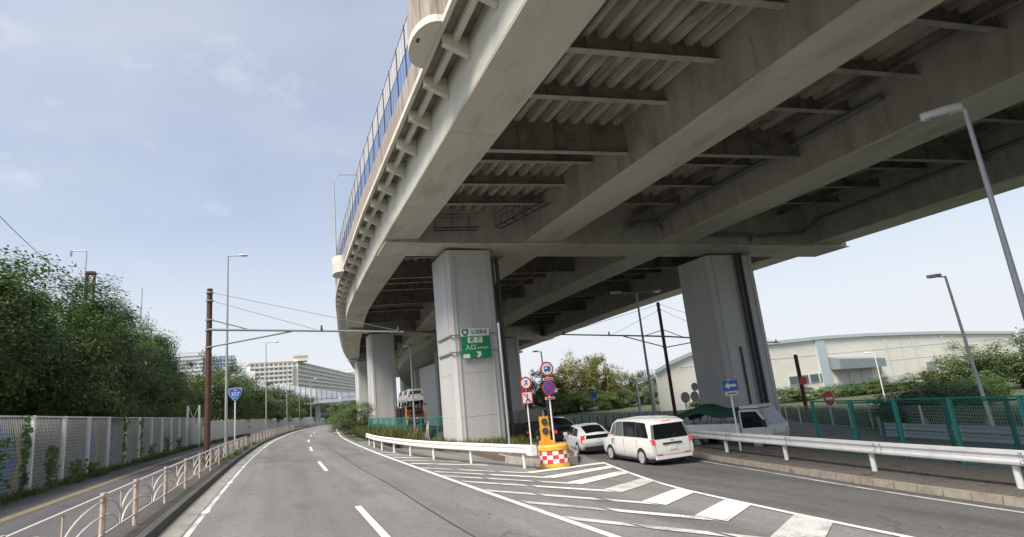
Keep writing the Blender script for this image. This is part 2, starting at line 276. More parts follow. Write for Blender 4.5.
# ------------------------------------------------------------------ mesh builder
def wloc(o):
    v = Vector((0, 0, 0))
    while o is not None: v += o.location; o = o.parent
    return v
class MB:
    def __init__(s): s.v = []; s.f = []
    def add(s, vs, fs):
        n = len(s.v); s.v += [tuple(q) for q in vs]; s.f += [tuple(i + n for i in q) for q in fs]; return s
    def box(s, x0, x1, y0, y1, z0, z1):
        return s.add([(x0,y0,z0),(x1,y0,z0),(x1,y1,z0),(x0,y1,z0),(x0,y0,z1),(x1,y0,z1),(x1,y1,z1),(x0,y1,z1)],
                     [(0,3,2,1),(4,5,6,7),(0,1,5,4),(1,2,6,5),(2,3,7,6),(3,0,4,7)])
    def hexa(s, b, t):   # four bottom, four top corners
        return s.add(list(b) + list(t), [(0,3,2,1),(4,5,6,7),(0,1,5,4),(1,2,6,5),(2,3,7,6),(3,0,4,7)])
    def bar(s, a, b, wx, wz=None, up=(0, 0, 1)):
        a = Vector(a); b = Vector(b); d = (b - a).normalized(); wz = wz or wx
        x = d.cross(Vector(up)); x = x.normalized() if x.length > 1e-4 else Vector((1, 0, 0)); z = x.cross(d).normalized()
        c = [(-x*wx - z*wz)/2, (x*wx - z*wz)/2, (x*wx + z*wz)/2, (-x*wx + z*wz)/2]
        return s.add([a+q for q in c] + [b+q for q in c], [(0,1,2,3),(7,6,5,4),(0,4,5,1),(1,5,6,2),(2,6,7,3),(3,7,4,0)])
    def tube(s, pts, r, n=8, cap=True):
        pts = [Vector(p) for p in pts]; rs = r if isinstance(r, (list, tuple)) else [r]*len(pts); base = len(s.v); px = None
        for i, p in enumerate(pts):
            d = (pts[min(i+1, len(pts)-1)] - pts[max(i-1, 0)]).normalized()
            if px is None:
                px = d.orthogonal().normalized()
            px = (px - d*px.dot(d)).normalized(); py = d.cross(px)
            for k in range(n):
                a = 2*math.pi*k/n; s.v.append(tuple(p + (px*math.cos(a) + py*math.sin(a))*rs[i]))
        for i in range(len(pts)-1):
            for k in range(n):
                a = base+i*n+k; b = base+i*n+(k+1) % n; s.f.append((a, b, b+n, a+n))
        if cap:
            s.f.append(tuple(base+k for k in reversed(range(n)))); s.f.append(tuple(base+(len(pts)-1)*n+k for k in range(n)))
        return s
    def prism(s, poly, axis, a, b):   # poly of 2d points extruded along axis from a to b
        n = len(poly)
        def mk(p, t):
            return {'x': (t, p[0], p[1]), 'y': (p[0], t, p[1]), 'z': (p[0], p[1], t)}[axis]
        return s.add([mk(p, a) for p in poly] + [mk(p, b) for p in poly],
                     [tuple(reversed(range(n))), tuple(range(n, 2*n))] + [(i, (i+1) % n, (i+1) % n + n, i+n) for i in range(n)])
    def mesh(s, name, m, off=(0, 0, 0), smooth=False):
        me = bpy.data.meshes.new(name); o = Vector(off)
        me.from_pydata([tuple(Vector(v) - o) for v in s.v], [], s.f); me.materials.append(M[m] if isinstance(m, str) else m)
        bm = bmesh.new(); bm.from_mesh(me); bmesh.ops.recalc_face_normals(bm, faces=bm.faces); bm.to_mesh(me); bm.free()
        if smooth:
            me.polygons.foreach_set('use_smooth', [True]*len(me.polygons)); me.set_sharp_from_angle(angle=rad(38))
        return me
    def build(s, name, m, parent=None, world=True, smooth=False):
        me = s.mesh(name, m, wloc(parent) if (world and parent) else (0, 0, 0), smooth)
        o = bpy.data.objects.new(name, me); COL.objects.link(o); o.parent = parent; return o
def tag(o, label=None, cat=None, group=None, kind=None):
    if label: o['label'] = label
    if cat: o['category'] = cat
    if group: o['group'] = group
    if kind: o['kind'] = kind
    return o
def thing(name, label, cat, loc=(0, 0, 0), rz=0, group=None):
    o = bpy.data.objects.new(name, None); COL.objects.link(o); o.location = loc; o.rotation_euler = (0, 0, rz); o.empty_display_size = .3
    return tag(o, label, cat, group)
def inst(me, name, parent, loc=(0, 0, 0), rz=0, world=True, scale=None):
    o = bpy.data.objects.new(name, me); COL.objects.link(o); o.parent = parent
    o.location = Vector(loc) - (wloc(parent) if (world and parent) else Vector((0, 0, 0))); o.rotation_euler = (0, 0, rz)
    if scale: o.scale = scale
    return o
def dup(root, **kw):
    r = root.copy(); COL.objects.link(r)
    def rec(a, b):
        for ch in list(a.children):
            c = ch.copy(); COL.objects.link(c); c.parent = b; rec(ch, c)
    rec(root, r); return r
def struct(o): o['kind'] = 'structure'; return o
def lerp(a, b, t): return a + (b - a)*t
def rng(a, b, st): return [a + i*st for i in range(int((b - a)/st + 1e-6) + 1)]
def strip(mb, fl, fr, v0, v1, dz, step=1.5, nx=2):
    vs = rng(v0, v1, step)
    if vs[-1] < v1 - 1e-4: vs.append(v1)
    base = len(mb.v)
    for v in vs:
        a, b = fl(v), fr(v)
        for i in range(nx+1):
            u = lerp(a, b, i/nx); mb.v.append((u, v, h(u)+dz))
    for j in range(len(vs)-1):
        for i in range(nx):
            q = base + j*(nx+1)+i; mb.f.append((q, q+1, q+nx+2, q+nx+1))
    return mb
def gpoly(mb, pts, dz):
    return mb.add([(u, v, h(u)+dz) for u, v in pts], [tuple(range(len(pts)))])

# ------------------------------------------------------------------ ground, road, pavement
mb = MB(); us = sorted(set([-2500, -900, -400, -200] + list(range(-120, 130, 4)) + [200, 400, 900, 2500])); vs_ = [-400, -60, 0, 60, 150, 300, 700, 3500]
for v in vs_:
    for u in us: mb.v.append((u, v, h(u) - .06))
n = len(us)
for j in range(len(vs_)-1):
    for i in range(n-1): mb.f.append((j*n+i, j*n+i+1, (j+1)*n+i+1, (j+1)*n+i))
struct(mb.build('ground', 'ground'))
KL = lambda v: -2.6 + sh(v)
RE = lambda v: 5.95 + sh(v)
road = struct(strip(MB(), KL, lambda v: RE(v)+.55, -15, 262, 0, 1.5, 6).build('road', 'asphalt'))
ramp = struct(strip(MB(), lambda v: RE(v)+.55, kR, -15, 60, -.002, 1.5, 8).build('ramp_road', 'asphalt'))
strip(MB(), lambda v: max(kI(v)-.1, RE(v)+.6), lambda v: kR(v)-.02, -15, 60, .004, 1.5, 3).build('ramp_lane_surface', 'asphalt_dark', ramp)
struct(strip(MB(), KL, lambda v: KL(v)+.52, -15, 200, .006, 1.5, 1).build('gutter', 'gutter'))
# pavement on the left, its verge and tactile strip
pave = struct(strip(MB(), lambda v: -11.5+sh(v), lambda v: -2.88+sh(v), -15, 262, SW, 1.5, 3).build('pavement', 'pavement'))
strip(MB(), lambda v: -3.75+sh(v), lambda v: -2.88+sh(v), -15, 200, SW+.004, 1.5, 1).build('verge_strip', 'verge', pave)
strip(MB(), lambda v: -7.15+sh(v), lambda v: -6.82+sh(v), -15, 120, SW+.008, 1.5, 1).build('tactile_strip', 'tactile', pave)
kl = struct(MB().add([(-2.8, -15.6, h(-2.8)), (-2.6, -15.6, h(-2.6)), (-2.7, -15.4, h(-2.7))], [(0, 1, 2)]).build('kerb', 'kerb_dark'))
for i, v in enumerate(rng(0, 98, 2.0)):
    mbk = MB(); a = KL(v+.01); b = KL(v+1.985)
    mbk.hexa([(a-.27, v+.01, h(a)-.05), (a, v+.01, h(a)-.05), (b, v+1.985, h(b)-.05), (b-.27, v+1.985, h(b)-.05)],
             [(a-.27, v+.01, h(a)+SW+.012), (a-.05, v+.01, h(a)+SW+.01), (b-.05, v+1.985, h(b)+SW+.01), (b-.27, v+1.985, h(b)+SW+.012)])
    mbk.build('kerb_stone', 'kerb_dark', kl)
mbk = MB()
for v in rng(100, 250, 6):
    a = KL(v); b = KL(v+6); mbk.hexa([(a-.27, v, h(a)-.05), (a, v, h(a)-.05), (b, v+6, h(b)-.05), (b-.27, v+6, h(b)-.05)], [(a-.27, v, h(a)+SW+.01), (a-.05, v, h(a)+SW+.01), (b-.05, v+6, h(b)+SW+.01), (b-.27, v+6, h(b)+SW+.01)])
mbk.build('far_kerb', 'kerb_dark', kl)
# painted lines, children of the road
PZ = .008
def line(fc, wdt, v0, v1, name, m, parent, dz=PZ):
    return strip(MB(), lambda v: fc(v)-wdt/2, lambda v: fc(v)+wdt/2, v0, v1, dz, 1.5, 1).build(name, m, parent)
line(lambda v: -1.95+sh(v), .13, -10, 60, 'edge_line', 'paint_worn', road)
line(lambda v: -1.95+sh(v), .15, 60, 250, 'edge_line', 'paint_mid', road)
for v in (19.5, 28, 36.5):
    strip(MB(), lambda q: -2.05+sh(q), lambda q: -1.85+sh(q), v, v+.5, PZ+.004, .5, 1).build('edge_line_block', 'paint', road)
line(RE, .18, -10, 250, 'edge_line', 'paint', road, PZ+.002)
for v0 in (-6, 11.0, 30.05, 49.1, 68, 87, 106, 125, 144, 163):
    line(lambda v: 2.08+sh(v)*1.0, .17, v0, v0+6.7, 'lane_dash', 'paint', road)
line(lambda v: kI(v), .15, -10, 22.6, 'edge_line', 'paint', ramp, .012)
line(lambda v: kR(v)-.52, .13, -10, 40, 'edge_line', 'paint_worn', ramp, .012)
line(lambda v: 3.72+sh(v)*.7+.05*math.sin(v*.35), .05, 9, 62, 'tar_seam', 'tar', road, .005)
# chevron hatching in the gore, pixel-measured stripes on the ground plane
def stripe(pts, w0, w1, w2, m, dz=.014):
    (a, b, c) = [Vector((p[0], p[1])) for p in pts]
    mbs = MB()
    gpoly(mbs, [(a.x, a.y-w0/2), (a.x, a.y+w0/2), (b.x, b.y+w1/2), (b.x, b.y-w1/2)], dz); o1 = mbs.build('hatch_stripe', m[0], ramp)
    mbs = MB(); gpoly(mbs, [(b.x, b.y-w1/2), (b.x, b.y+w1/2), (c.x, c.y+w2/2), (c.x, c.y-w2/2)], dz+.0015); mbs.build('hatch_stripe', m[1], ramp)
for i, (vR, uA, vA, wR) in enumerate(((6.9, 8.0, 5.7, .95), (9.3, 8.2, 8.1, .95), (11.65, 8.45, 10.5, .9), (13.95, 8.65, 12.8, .85), (16.5, 8.95, 15.25, .85), (18.9, 8.9, 17.5, .75), (20.8, 8.95, 19.55, .65), (22.3, 9.0, 21.5, .55))):
    uR = kI(vR)-.04; uL = RE(vA+5.2)+.12; vL = vA + (uA-uL)*2.05
    mbs = MB(); gpoly(mbs, [(uR, vR-wR/2), (uR, vR+wR/2), (uA, vA+wR/2), (uA+.12, vA-wR/2)], .014); mbs.build('hatch_stripe', 'paint_worn' if i in (1, 4) else 'paint_mid', ramp)
    # left arm in separate worn lengths
    cuts = ((0, .22), (.27, .62), (.66, 1.0)) if i % 2 else ((0, .45), (.5, .97))
    for (q0, q1) in cuts:
        a = (lerp(uA, uL, q0), lerp(vA, vL, q0)); b = (lerp(uA, uL, q1), lerp(vA, vL, q1)); w_ = .30
        mbs = MB(); gpoly(mbs, [(a[0], a[1]-w_), (a[0], a[1]+w_), (b[0], b[1]+w_), (b[0], b[1]-w_)], .0155); mbs.build('hatch_stripe', 'paint_worn' if (i+int(q0*10)) % 2 else 'paint_mid', ramp)
for i, vL in enumerate((30.2, 32.6, 35.2, 38.0, 41.0)):
    uL = RE(vL)+.2; uR = uL + 2.6 - .42*i
    gp = MB(); gpoly(gp, [(uL, vL-.3), (uL, vL+.3), (uR, vL-.3-(uR-uL)*1.5), (uR, vL-.75-(uR-uL)*1.5)], .014); gp.build('hatch_stripe', 'paint_worn' if i % 2 else 'paint_mid', ramp)

# ------------------------------------------------------------------ traffic island, right kerb and gravel strip
isl_poly = [(10.3, 23.6), (11.2, 23.0), (12.1, 23.3), (13.4, 25.6), (14.3, 28.0), (16.3, 33.0), (19.4, 40.0), (22.5, 46.0), (24.5, 60), (13, 120), (9.6+sh(100), 100), (8.2+sh(70), 70), (7.6+sh(52), 52), (8.6, 44), (10.0, 38), (10.5, 34), (10.05, 28)]
mb = MB(); nI = len(isl_poly)
mb.add([(u, v, h(u)-.05) for u, v in isl_poly] + [(u, v, h(u)+.26) for u, v in isl_poly], [tuple(range(nI, 2*nI))] + [(i, (i+1) % nI, (i+1) % nI+nI, i+nI) for i in range(nI)])
isl = struct(mb.build('traffic_island', 'dirt'))
def kerb_run(poly, parent, m, wd, ht, ln=.6, name='kerb_stone', gap=.03, inward=1):
    cnt = 0
    for (a, b) in zip(poly[:-1], poly[1:]):
        A = Vector(a); B = Vector(b); L = (B-A).length; n = max(1, round(L/ln)); d = (B-A)/L; nn = Vector((-d.y, d.x))*inward
        for i in range(n):
            p = A + d*(L*i/n + gap/2); q = A + d*(L*(i+1)/n - gap/2); j = RND.uniform(-.008, .008); jz = RND.uniform(-.006, .006)
            c = [p+nn*j, q+nn*j, q+nn*(wd+j), p+nn*(wd+j)]; t = [p+nn*(.025+j), q+nn*(.025+j), q+nn*(wd+j), p+nn*(wd+j)]
            MB().hexa([(x.x, x.y, h(x.x)-.05) for x in c], [(x.x, x.y, h(x.x)+ht+jz) for x in t]).build(name, m, parent); cnt += 1
kerb_run([(10.28, 28), (10.05, 26.2), (10.25, 23.5), (11.2, 22.88), (12.2, 23.2), (13.5, 25.55), (14.4, 27.95), (16.4, 33)], isl, 'concrete', .16, .30, .9, inward=1)
rstrip = struct(strip(MB(), lambda v: kR(v)+.18, lambda v: kR(v)+4.6, -15, 50, .14, 1.5, 3).build('gravel_strip', 'gravel'))
kerb_run([(kR(v), v) for v in rng(2, 34, 2)], rstrip, 'kerb', .2, .17, .66, inward=-1)
# gravel and litter bits on the strip
mb = MB(); rr = random.Random(3)
for i in range(700):
    v = rr.uniform(5, 24); u = kR(v)+rr.uniform(.25, 4.4); s = rr.uniform(.012, .035); z = h(u)+.14
    mb.add([(u-s, v-s*.6, z), (u+s, v-s*.5, z), (u+s*.2, v+s, z), (u, v, z+s*1.1)], [(0, 1, 3), (1, 2, 3), (2, 0, 3)])
tag(mb.build('gravel', M['gravel']), 'loose grey stones on the soil strip under the guardrail', 'gravel', kind='stuff')

# ------------------------------------------------------------------ elevated expressway
DV0, DV1 = -30, 215
def zb(u): return 13.975 - .0327*u           # girder soffit
ZS, ZBM = 16.0, 15.13                          # deck soffit, floor-beam bottom
ex = thing('elevated_expressway', 'huge beige steel elevated expressway with four box girders curving overhead', 'expressway', (20, 0, 16))
def sweep(poly, v0=DV0, v1=DV1, step=4):
    """section polygon of (u,z) swept along the deck line"""
    mb = MB(); vs = rng(v0, v1, step)
    if vs[-1] < v1 - 1e-3: vs.append(v1)
    n = len(poly)
    for v in vs:
        s = dsh(v)
        for (u, z) in poly: mb.v.append((u+s, v, z))
    for j in range(len(vs)-1):
        for i in range(n):
            a = j*n+i; b = j*n+(i+1) % n; mb.f.append((a, b, b+n, a+n))
    mb.f.append(tuple(range(n))); mb.f.append(tuple(range((len(vs)-1)*n, len(vs)*n)))
    return mb
GIR = [(6.87, 9.2), (16.9, 19.75), (27.7, 30.8), (42.3, 45.4)]
for gi, (a, b) in enumerate(GIR):
    # box body, then a slightly wider bottom flange plate
    z0 = zb((a+b)/2)
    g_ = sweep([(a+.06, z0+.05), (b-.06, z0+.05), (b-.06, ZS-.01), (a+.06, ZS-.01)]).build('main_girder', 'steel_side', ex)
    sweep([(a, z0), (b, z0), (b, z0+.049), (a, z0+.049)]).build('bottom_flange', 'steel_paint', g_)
    # bolted splices
    for v in rng(12 + gi*2.3, 100, 9.6):
        s = dsh(v)
        MB().box(a+.08+s, b-.08+s, v-.32, v+.32, z0-.022, z0-.002).build('splice_plate', 'steel_paint', g_)
        if gi: MB().box(a+.03+s, a+.055+s, v-.3, v+.3, z0+.25, ZS-.9).build('splice_plate', 'steel_side', g_)
# outer web of the first girder is the pale painted fascia
sweep([(6.90, 13.86), (6.925, 13.86), (6.925, ZS-.02), (6.90, ZS-.02)]).build('outer_web', 'steel_paint', ex)
# deck slab, ribs
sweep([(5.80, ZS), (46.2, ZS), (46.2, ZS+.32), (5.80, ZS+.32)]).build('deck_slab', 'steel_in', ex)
for (a, b, n) in ((9.2, 16.9, 10), (19.75, 27.7, 10), (30.8, 42.3, 14)):
    pitch = (b-a)/n
    for i in range(n):
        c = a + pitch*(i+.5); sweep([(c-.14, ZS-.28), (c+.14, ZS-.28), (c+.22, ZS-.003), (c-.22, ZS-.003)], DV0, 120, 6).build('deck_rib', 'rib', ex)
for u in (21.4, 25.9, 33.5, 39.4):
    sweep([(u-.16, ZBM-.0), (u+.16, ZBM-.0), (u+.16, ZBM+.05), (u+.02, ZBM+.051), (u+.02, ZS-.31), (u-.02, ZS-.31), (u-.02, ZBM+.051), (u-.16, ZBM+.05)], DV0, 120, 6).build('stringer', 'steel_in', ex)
# floor beams: web + bottom flange; every fourth one deep
SK = -.12
beam_cache = {}
def floor_beam(bay, deep):
    key = (bay, deep)
    if key in beam_cache: return beam_cache[key]
    a, b = ((9.16, 16.94), (19.71, 27.74), (30.76, 42.34))[bay]; zb_ = 14.1 if deep else ZBM - .02*bay - .03
    mb = MB(); f = lambda u: SK*(u-a)
    def bx(u0, u1, w, z0, z1): return mb.hexa([(u0-a, f(u0)-w, z0), (u1-a, f(u1)-w, z0), (u1-a, f(u1)+w, z0), (u0-a, f(u0)+w, z0)], [(u0-a, f(u0)-w, z1), (u1-a, f(u1)-w, z1), (u1-a, f(u1)+w, z1), (u0-a, f(u0)+w, z1)])
    bx(a, b, .012, zb_+.03, ZS-.004)
    k = int((b-a)/1.6)
    for i in range(1, k):      # web stiffeners
        u = a + (b-a)*i/k; mb.box(u-a-.01, u-a+.01, f(u)-.12, f(u)-.013, zb_+.03, ZS-.31)
    m1 = mb.mesh('floor_beam', 'steel_in'); mb = MB(); bx(a, b, .17, zb_, zb_+.029); m2 = mb.mesh('beam_flange', 'steel_side'); beam_cache[key] = (m1, m2); return beam_cache[key]
BV = [23.2 + 3.46*i for i in range(-12, 40)]
for bi, v in enumerate(BV):
    deep = (bi % 4 == 0)
    if v > 150: continue
    for bay in range(3):
        if deep and bay == 2: pass
        m1, m2 = floor_beam(bay, deep); fb = inst(m1, 'floor_beam', ex, ((9.16, 19.71, 30.76)[bay]+dsh(v), v + SK*((9.16, 19.71, 30.76)[bay]-13), 0)); inst(m2, 'beam_flange', fb, (0, 0, 0), world=False)
# cantilever brackets on the left edge
mb = MB()
mb.add([(0, -.012, 15.12), (-1.02, -.012, 15.52), (-1.02, -.012, ZS), (0, -.012, ZS), (0, .012, 15.12), (-1.02, .012, 15.52), (-1.02, .012, ZS), (0, .012, ZS)], [(0,3,2,1),(4,5,6,7),(0,1,5,4),(1,2,6,5),(2,3,7,6),(3,0,4,7)])
mb.add([(0, -.13, 15.09), (-1.04, -.13, 15.49), (-1.04, .13, 15.49), (0, .13, 15.09), (0, -.13, 15.118), (-1.04, -.13, 15.518), (-1.04, .13, 15.518), (0, .13, 15.118)], [(0,3,2,1),(4,5,6,7),(0,1,5,4),(1,2,6,5),(2,3,7,6),(3,0,4,7)])
brk = mb.mesh('bracket', 'steel_paint')
for v in rng(3.1, 200, 2.97): inst(brk, 'bracket', ex, (6.86+dsh(v), v, 0))
sweep([(6.25, 15.66), (6.45, 15.66), (6.45, ZS-.01), (6.25, ZS-.01)]).build('edge_stringer', 'steel_paint', ex)
# fascia, parapet, screens
sweep([(5.68, 15.90), (5.86, 15.90), (5.86, 16.16), (5.68, 16.16)]).build('fascia_strip', 'steel_paint', ex)
par = sweep([(5.74, 16.165), (6.02, 16.165), (6.02, 17.45), (5.74, 17.45)]).build('parapet', 'parapet', ex)
PT = 17.45
post = MB().box(-.05, .05, -.06, .06, -.25, 2.85).mesh('screen_post', 'dark')
pl = MB().box(-.012, .012, .05, 1.92, .06, 1.42).mesh('blue_pane', 'blue_pane'); pu = MB().box(-.012, .012, .05, 1.92, 1.46, 2.78).mesh('upper_pane', 'clear_pane')
fr = MB()
for z in (.02, 1.44, 2.80): fr.box(-.025, .025, .05, 1.92, z-.022, z+.022)
for y in (.05+.62, .05+1.25): fr.box(-.02, .02, y-.012, y+.012, .05, 2.78)
frm = fr.mesh('screen_frame', 'dark')
for v in rng(3.9, 150, 1.97):
    x = 5.82+dsh(v); a = -math.atan2(dsh(v+1.97)-dsh(v), 1.97)
    inst(post, 'screen_post', ex, (x, v, PT), a); inst(pl, 'blue_pane', ex, (x, v, PT), a); inst(pu, 'upper_pane', ex, (x, v, PT), a); inst(frm, 'screen_frame', ex, (x, v, PT), a)
# rounded bay in the parapet for the lamp
mb = MB(); pts = []
for i in range(15):
    t = math.pi*i/14; pts.append((5.74 - .92*math.sin(t)**.8, 18.75 - 1.55*math.cos(t)))
mb.prism([(5.74, 17.1)] + pts + [(5.74, 20.4)], 'z', 15.93, 16.22); mb.build('rounded_bay', 'steel_paint', ex)
mb = MB(); mb.prism([(5.735, 17.3)] + [(5.735-(5.74-x)*.93, y) for x, y in pts] + [(5.735, 20.2)], 'z', 16.222, 17.75); mb.build('rounded_bay_parapet', 'parapet', ex)
mb = MB(); mb.prism([(5.0, 18.4), (5.12, 18.4), (5.12, 18.62), (5.0, 18.62)], 'z', 15.90, 15.929); mb.build('drain_hole', 'dark', ex)
# second small bay far along
mb = MB(); s = dsh(56); mb.prism([(5.74+s, 54.6)] + [(x+s, y+37.2) for x, y in pts] + [(5.74+s, 57.4)], 'z', 15.6, 17.2); mb.build('rounded_bay', 'steel_paint', ex)
# inspection walkways and pipes under the deck
def walkway(p0, p1, name='inspection_walkway'):
    p0 = Vector(p0); p1 = Vector(p1); d = (p1-p0); L = d.length; d /= L; mb = MB(); nrm = Vector((-d.y, d.x, 0))*.35
    for sgn in (-1, 1):
        q = nrm*sgn
        for z in (.0, .95): mb.tube([p0+q+Vector((0, 0, z)), p1+q+Vector((0, 0, z))], .018 if z else .04, 6)
        for i in range(int(L/1.2)+1):
            p = p0 + d*min(L, i*1.2) + q; mb.tube([p, p+Vector((0, 0, .95))], .016, 6)
    for i in range(int(L/.8)): mb.bar(p0+d*(i*.8)-nrm, p0+d*(i*.8)+nrm, .05, .04)
    return mb.build(name, 'navy', ex)
walkway((10.2, 36.3, 14.15), (13.2, 35.9, 14.15)); walkway((14.6, 35.6, 14.15), (16.6, 31.6, 14.7)); walkway((30.0+2.2, 21, 14.9), (33.2, 27, 14.9)); walkway((31.6, 44, 14.6), (31.6, 52, 14.6)); walkway((20.6, 56, 14.6), (20.8, 66, 14.6))
def pipe(pts, r, name='drain_pipe', parent=None, m='pipe'): return MB().tube(pts, r, 8).build(name, m, parent or ex)
pipe([(27.3, 16, 14.85), (27.3, 33.0, 14.65), (27.2, 34.2, 14.3), (28.2, 34.45, 13.5), (33.5, 33.8, 13.4), (36.0, 33.5, 13.35), (36.4, 34.6, 12.6)], .16)
pipe([(41.8, 10, 14.6), (41.8, 31.9, 14.3), (41.0, 32.9, 13.4), (38.4, 33.2, 13.3), (36.6, 33.45, 13.25)], .14)
pipe([(24.6, 34.3, 14.0), (25.6, 34.3, 14.4), (27.2, 34.2, 14.4)], .22)
pipe([(20.4, 44, 14.7), (20.4, 60, 14.7)], .14); pipe([(31.2, 44, 14.8), (31.2, 66, 14.8)], .14)

# ------------------------------------------------------------------ piers
def pier(name, label, v0, ca, cb, cap=(6.95, 46.0), depth=4.1, mcol='pier', wide=3.7, skew=SK, strips=True, group=None, cf=.6, wideb=None):
    """ca/cb = left edges (u) of the two columns at this pier"""
    s = dsh(v0)
    t = thing(name, label, 'bridge pier', (ca+wide/2+s, v0+depth/2, h(ca+s)), group=group)
    f = lambda u: v0 - 1.15 + skew*(u-13)
    a, b = cap; mb = MB()
    zt = lambda u: 13.5 - .0327*(u-8)+.05
    w2 = 3.5
    for (u0, u1, ext) in ((a, b, 0),):
        mb.hexa([(u0+s, f(u0), zt(u0)-.12), (u1+s, f(u1), zt(u1)-.12), (u1+s, f(u1)+w2, zt(u1)-.12), (u0+s, f(u0)+w2, zt(u0)-.12)], [(u0+s, f(u0), zt(u0)-.06), (u1+s, f(u1), zt(u1)-.06), (u1+s, f(u1)+w2, zt(u1)-.06), (u0+s, f(u0)+w2, zt(u0)-.06)])
    cp = mb.build('cap_flange', 'steel_paint', t)
    mb = MB(); a2 = a+.1; b2 = b-.15; e = .12
    mb.hexa([(a2+s, f(a2)+e, zt(a2)-.058), (b2+s, f(b2)+e, zt(b2)-.058), (b2+s, f(b2)+w2-e, zt(b2)-.058), (a2+s, f(a2)+w2-e, zt(a2)-.058)], [(a2+s, f(a2)+e, zt(a2)+.30), (b2+s, f(b2)+e, zt(b2)+.30), (b2+s, f(b2)+w2-e, zt(b2)+.30), (a2+s, f(a2)+w2-e, zt(a2)+.30)])
    a3 = GIR[0][1]-.3; b3 = GIR[3][0]+.3
    mb.hexa([(a3+s, f(a3)+e+.01, zt(a3)+.2), (b3+s, f(b3)+e+.01, zt(b3)+.2), (b3+s, f(b3)+w2-e-.01, zt(b3)+.2), (a3+s, f(a3)+w2-e-.01, zt(a3)+.2)], [(a3+s, f(a3)+e+.01, ZS-.02), (b3+s, f(b3)+e+.01, ZS-.02), (b3+s, f(b3)+w2-e-.01, ZS-.02), (a3+s, f(a3)+w2-e-.01, ZS-.02)])
    mb.build('cap_beam', 'steel_side', t)
    for k, cu in enumerate((ca, cb)):
        if cu is None: continue
        wd = (wideb or wide) if k else wide
        x0, x1 = cu+s, cu+wd+s; y0, y1 = v0+(skew*(cu-13)*cf if k else 0), v0+depth+(skew*(cu-13)*cf if k else 0); zt_ = zt(cu)-.35; c = .22
        z0_ = h(x1)-.4
        mb = MB(); mb.prism([(x0+c, y0), (x1-c, y0), (x1, y0+c), (x1, y1-c), (x1-c, y1), (x0+c, y1), (x0, y1-c), (x0, y0+c)], 'z', z0_, zt_)
        co = mb.build('column', mcol, t)
        MB().box(x0+.45, x1-.45, y0+.4, y1-.4, zt_, zt(cu+wide)-.125).build('bearing_plinth', 'dark', co)
        for zz in rng(z0_+2.6, zt_-1, 2.9):
            MB().box(x0+c, x1-c, y0-.014, y0-.003, zz, zz+.035).build('weld_seam', mcol, co); MB().box(x0-.014, x0-.003, y0+c, y1-c, zz, zz+.035).build('weld_seam', mcol, co)
        if strips:
            for xx in (x0+.42, x1-.62):
                MB().box(xx, xx+.10, y0-.05, y0-.002, z0_, zt_-.02).build('corner_strip', mcol, co)
            MB().box(x0-.05, x0-.002, y0+.5, y0+.6, z0_, zt_-.02).build('corner_strip', mcol, co)
    return t
p1 = pier('bridge_pier', 'nearest bridge pier, its grey left column carrying the green entrance sign', 37.8, 11.25, 33.5, wide=3.5, wideb=5.0)
# drain pipes down the nearer pier's columns
yr = 37.8 + SK*(33.5-13)*.6
for x in (36.35, 36.85): pipe([(x, yr-.2, 12.6), (x, yr-.2, -1.6)], .13, parent=p1, m='dark')
MB().box(36.0, 37.2, yr-.06, yr-.003, -1.5, 12.4).build('pipe_recess', 'pier_shade', p1)
MB().box(35.15, 35.3, yr-.12, yr-.003, -1.5, 4.6).build('conduit', 'dark', p1)
for x in (14.98, 15.4): pipe([(x, 38.6, 12.8), (x, 38.6, -.8)], .15, parent=p1, m='dark')
p2 = pier('bridge_pier', 'second bridge pier, grey columns beyond the small island tree', 83.0, 10.1, 33.4, depth=3.8, mcol='pier', wide=3.5, skew=.42, cf=1.0, group='piers under the expressway')
p3 = pier('bridge_pier', 'third bridge pier, pale column left of the second pier', 128.0, 8.6, 30.0, depth=4, mcol='pier', wide=3.6, strips=False, group='piers under the expressway')
p4 = pier('bridge_pier', 'farthest bridge pier, pale columns behind the curved ramp', 170.0, 20, 38, depth=4, mcol='pier', wide=3.6, strips=False, group='piers under the expressway')
tag(p1, group='piers under the expressway')
# curved ramp deep under the deck
rp = [(21.0, 78, 12.6), (24.4, 92, 12.55), (22.6, 105, 10.9), (23.5, 118, 9.3), (27, 130, 7.6), (31.5, 138, 5.8), (39, 142, 3.2), (48, 143, .8)]
def catmull(P, n=8):
    P = [Vector(p) for p in P]; out = []
    for i in range(len(P)-1):
        p0 = P[max(0, i-1)]; p1_ = P[i]; p2_ = P[i+1]; p3_ = P[min(len(P)-1, i+2)]
        for k in range(n):
            t = k/n; out.append(.5*((2*p1_) + (p2_-p0)*t + (2*p0-5*p1_+4*p2_-p3_)*t*t + (3*p1_-p0-3*p2_+p3_)*t**3))
    return out + [P[-1]]
rpts = catmull(rp)
cr = thing('curved_ramp', 'pale curved ramp winding down beneath the expressway', 'ramp', (27, 120, 0))
def ramp_sweep(sec, name, m):
    mb = MB(); n = len(sec)
    for i, p in enumerate(rpts):
        d = (rpts[min(i+1, len(rpts)-1)] - rpts[max(i-1, 0)]); d.z = 0; d.normalize(); nr = Vector((d.y, -d.x, 0))
        for (a, z) in sec: mb.v.append(tuple(p + nr*a + Vector((0, 0, z))))
    for j in range(len(rpts)-1):
        for i in range(n): a = j*n+i; b = j*n+(i+1) % n; mb.f.append((a, b, b+n, a+n))
    mb.f.append(tuple(range(n))); mb.f.append(tuple(range((len(rpts)-1)*n, len(rpts)*n))); return mb.build(name, m, cr)
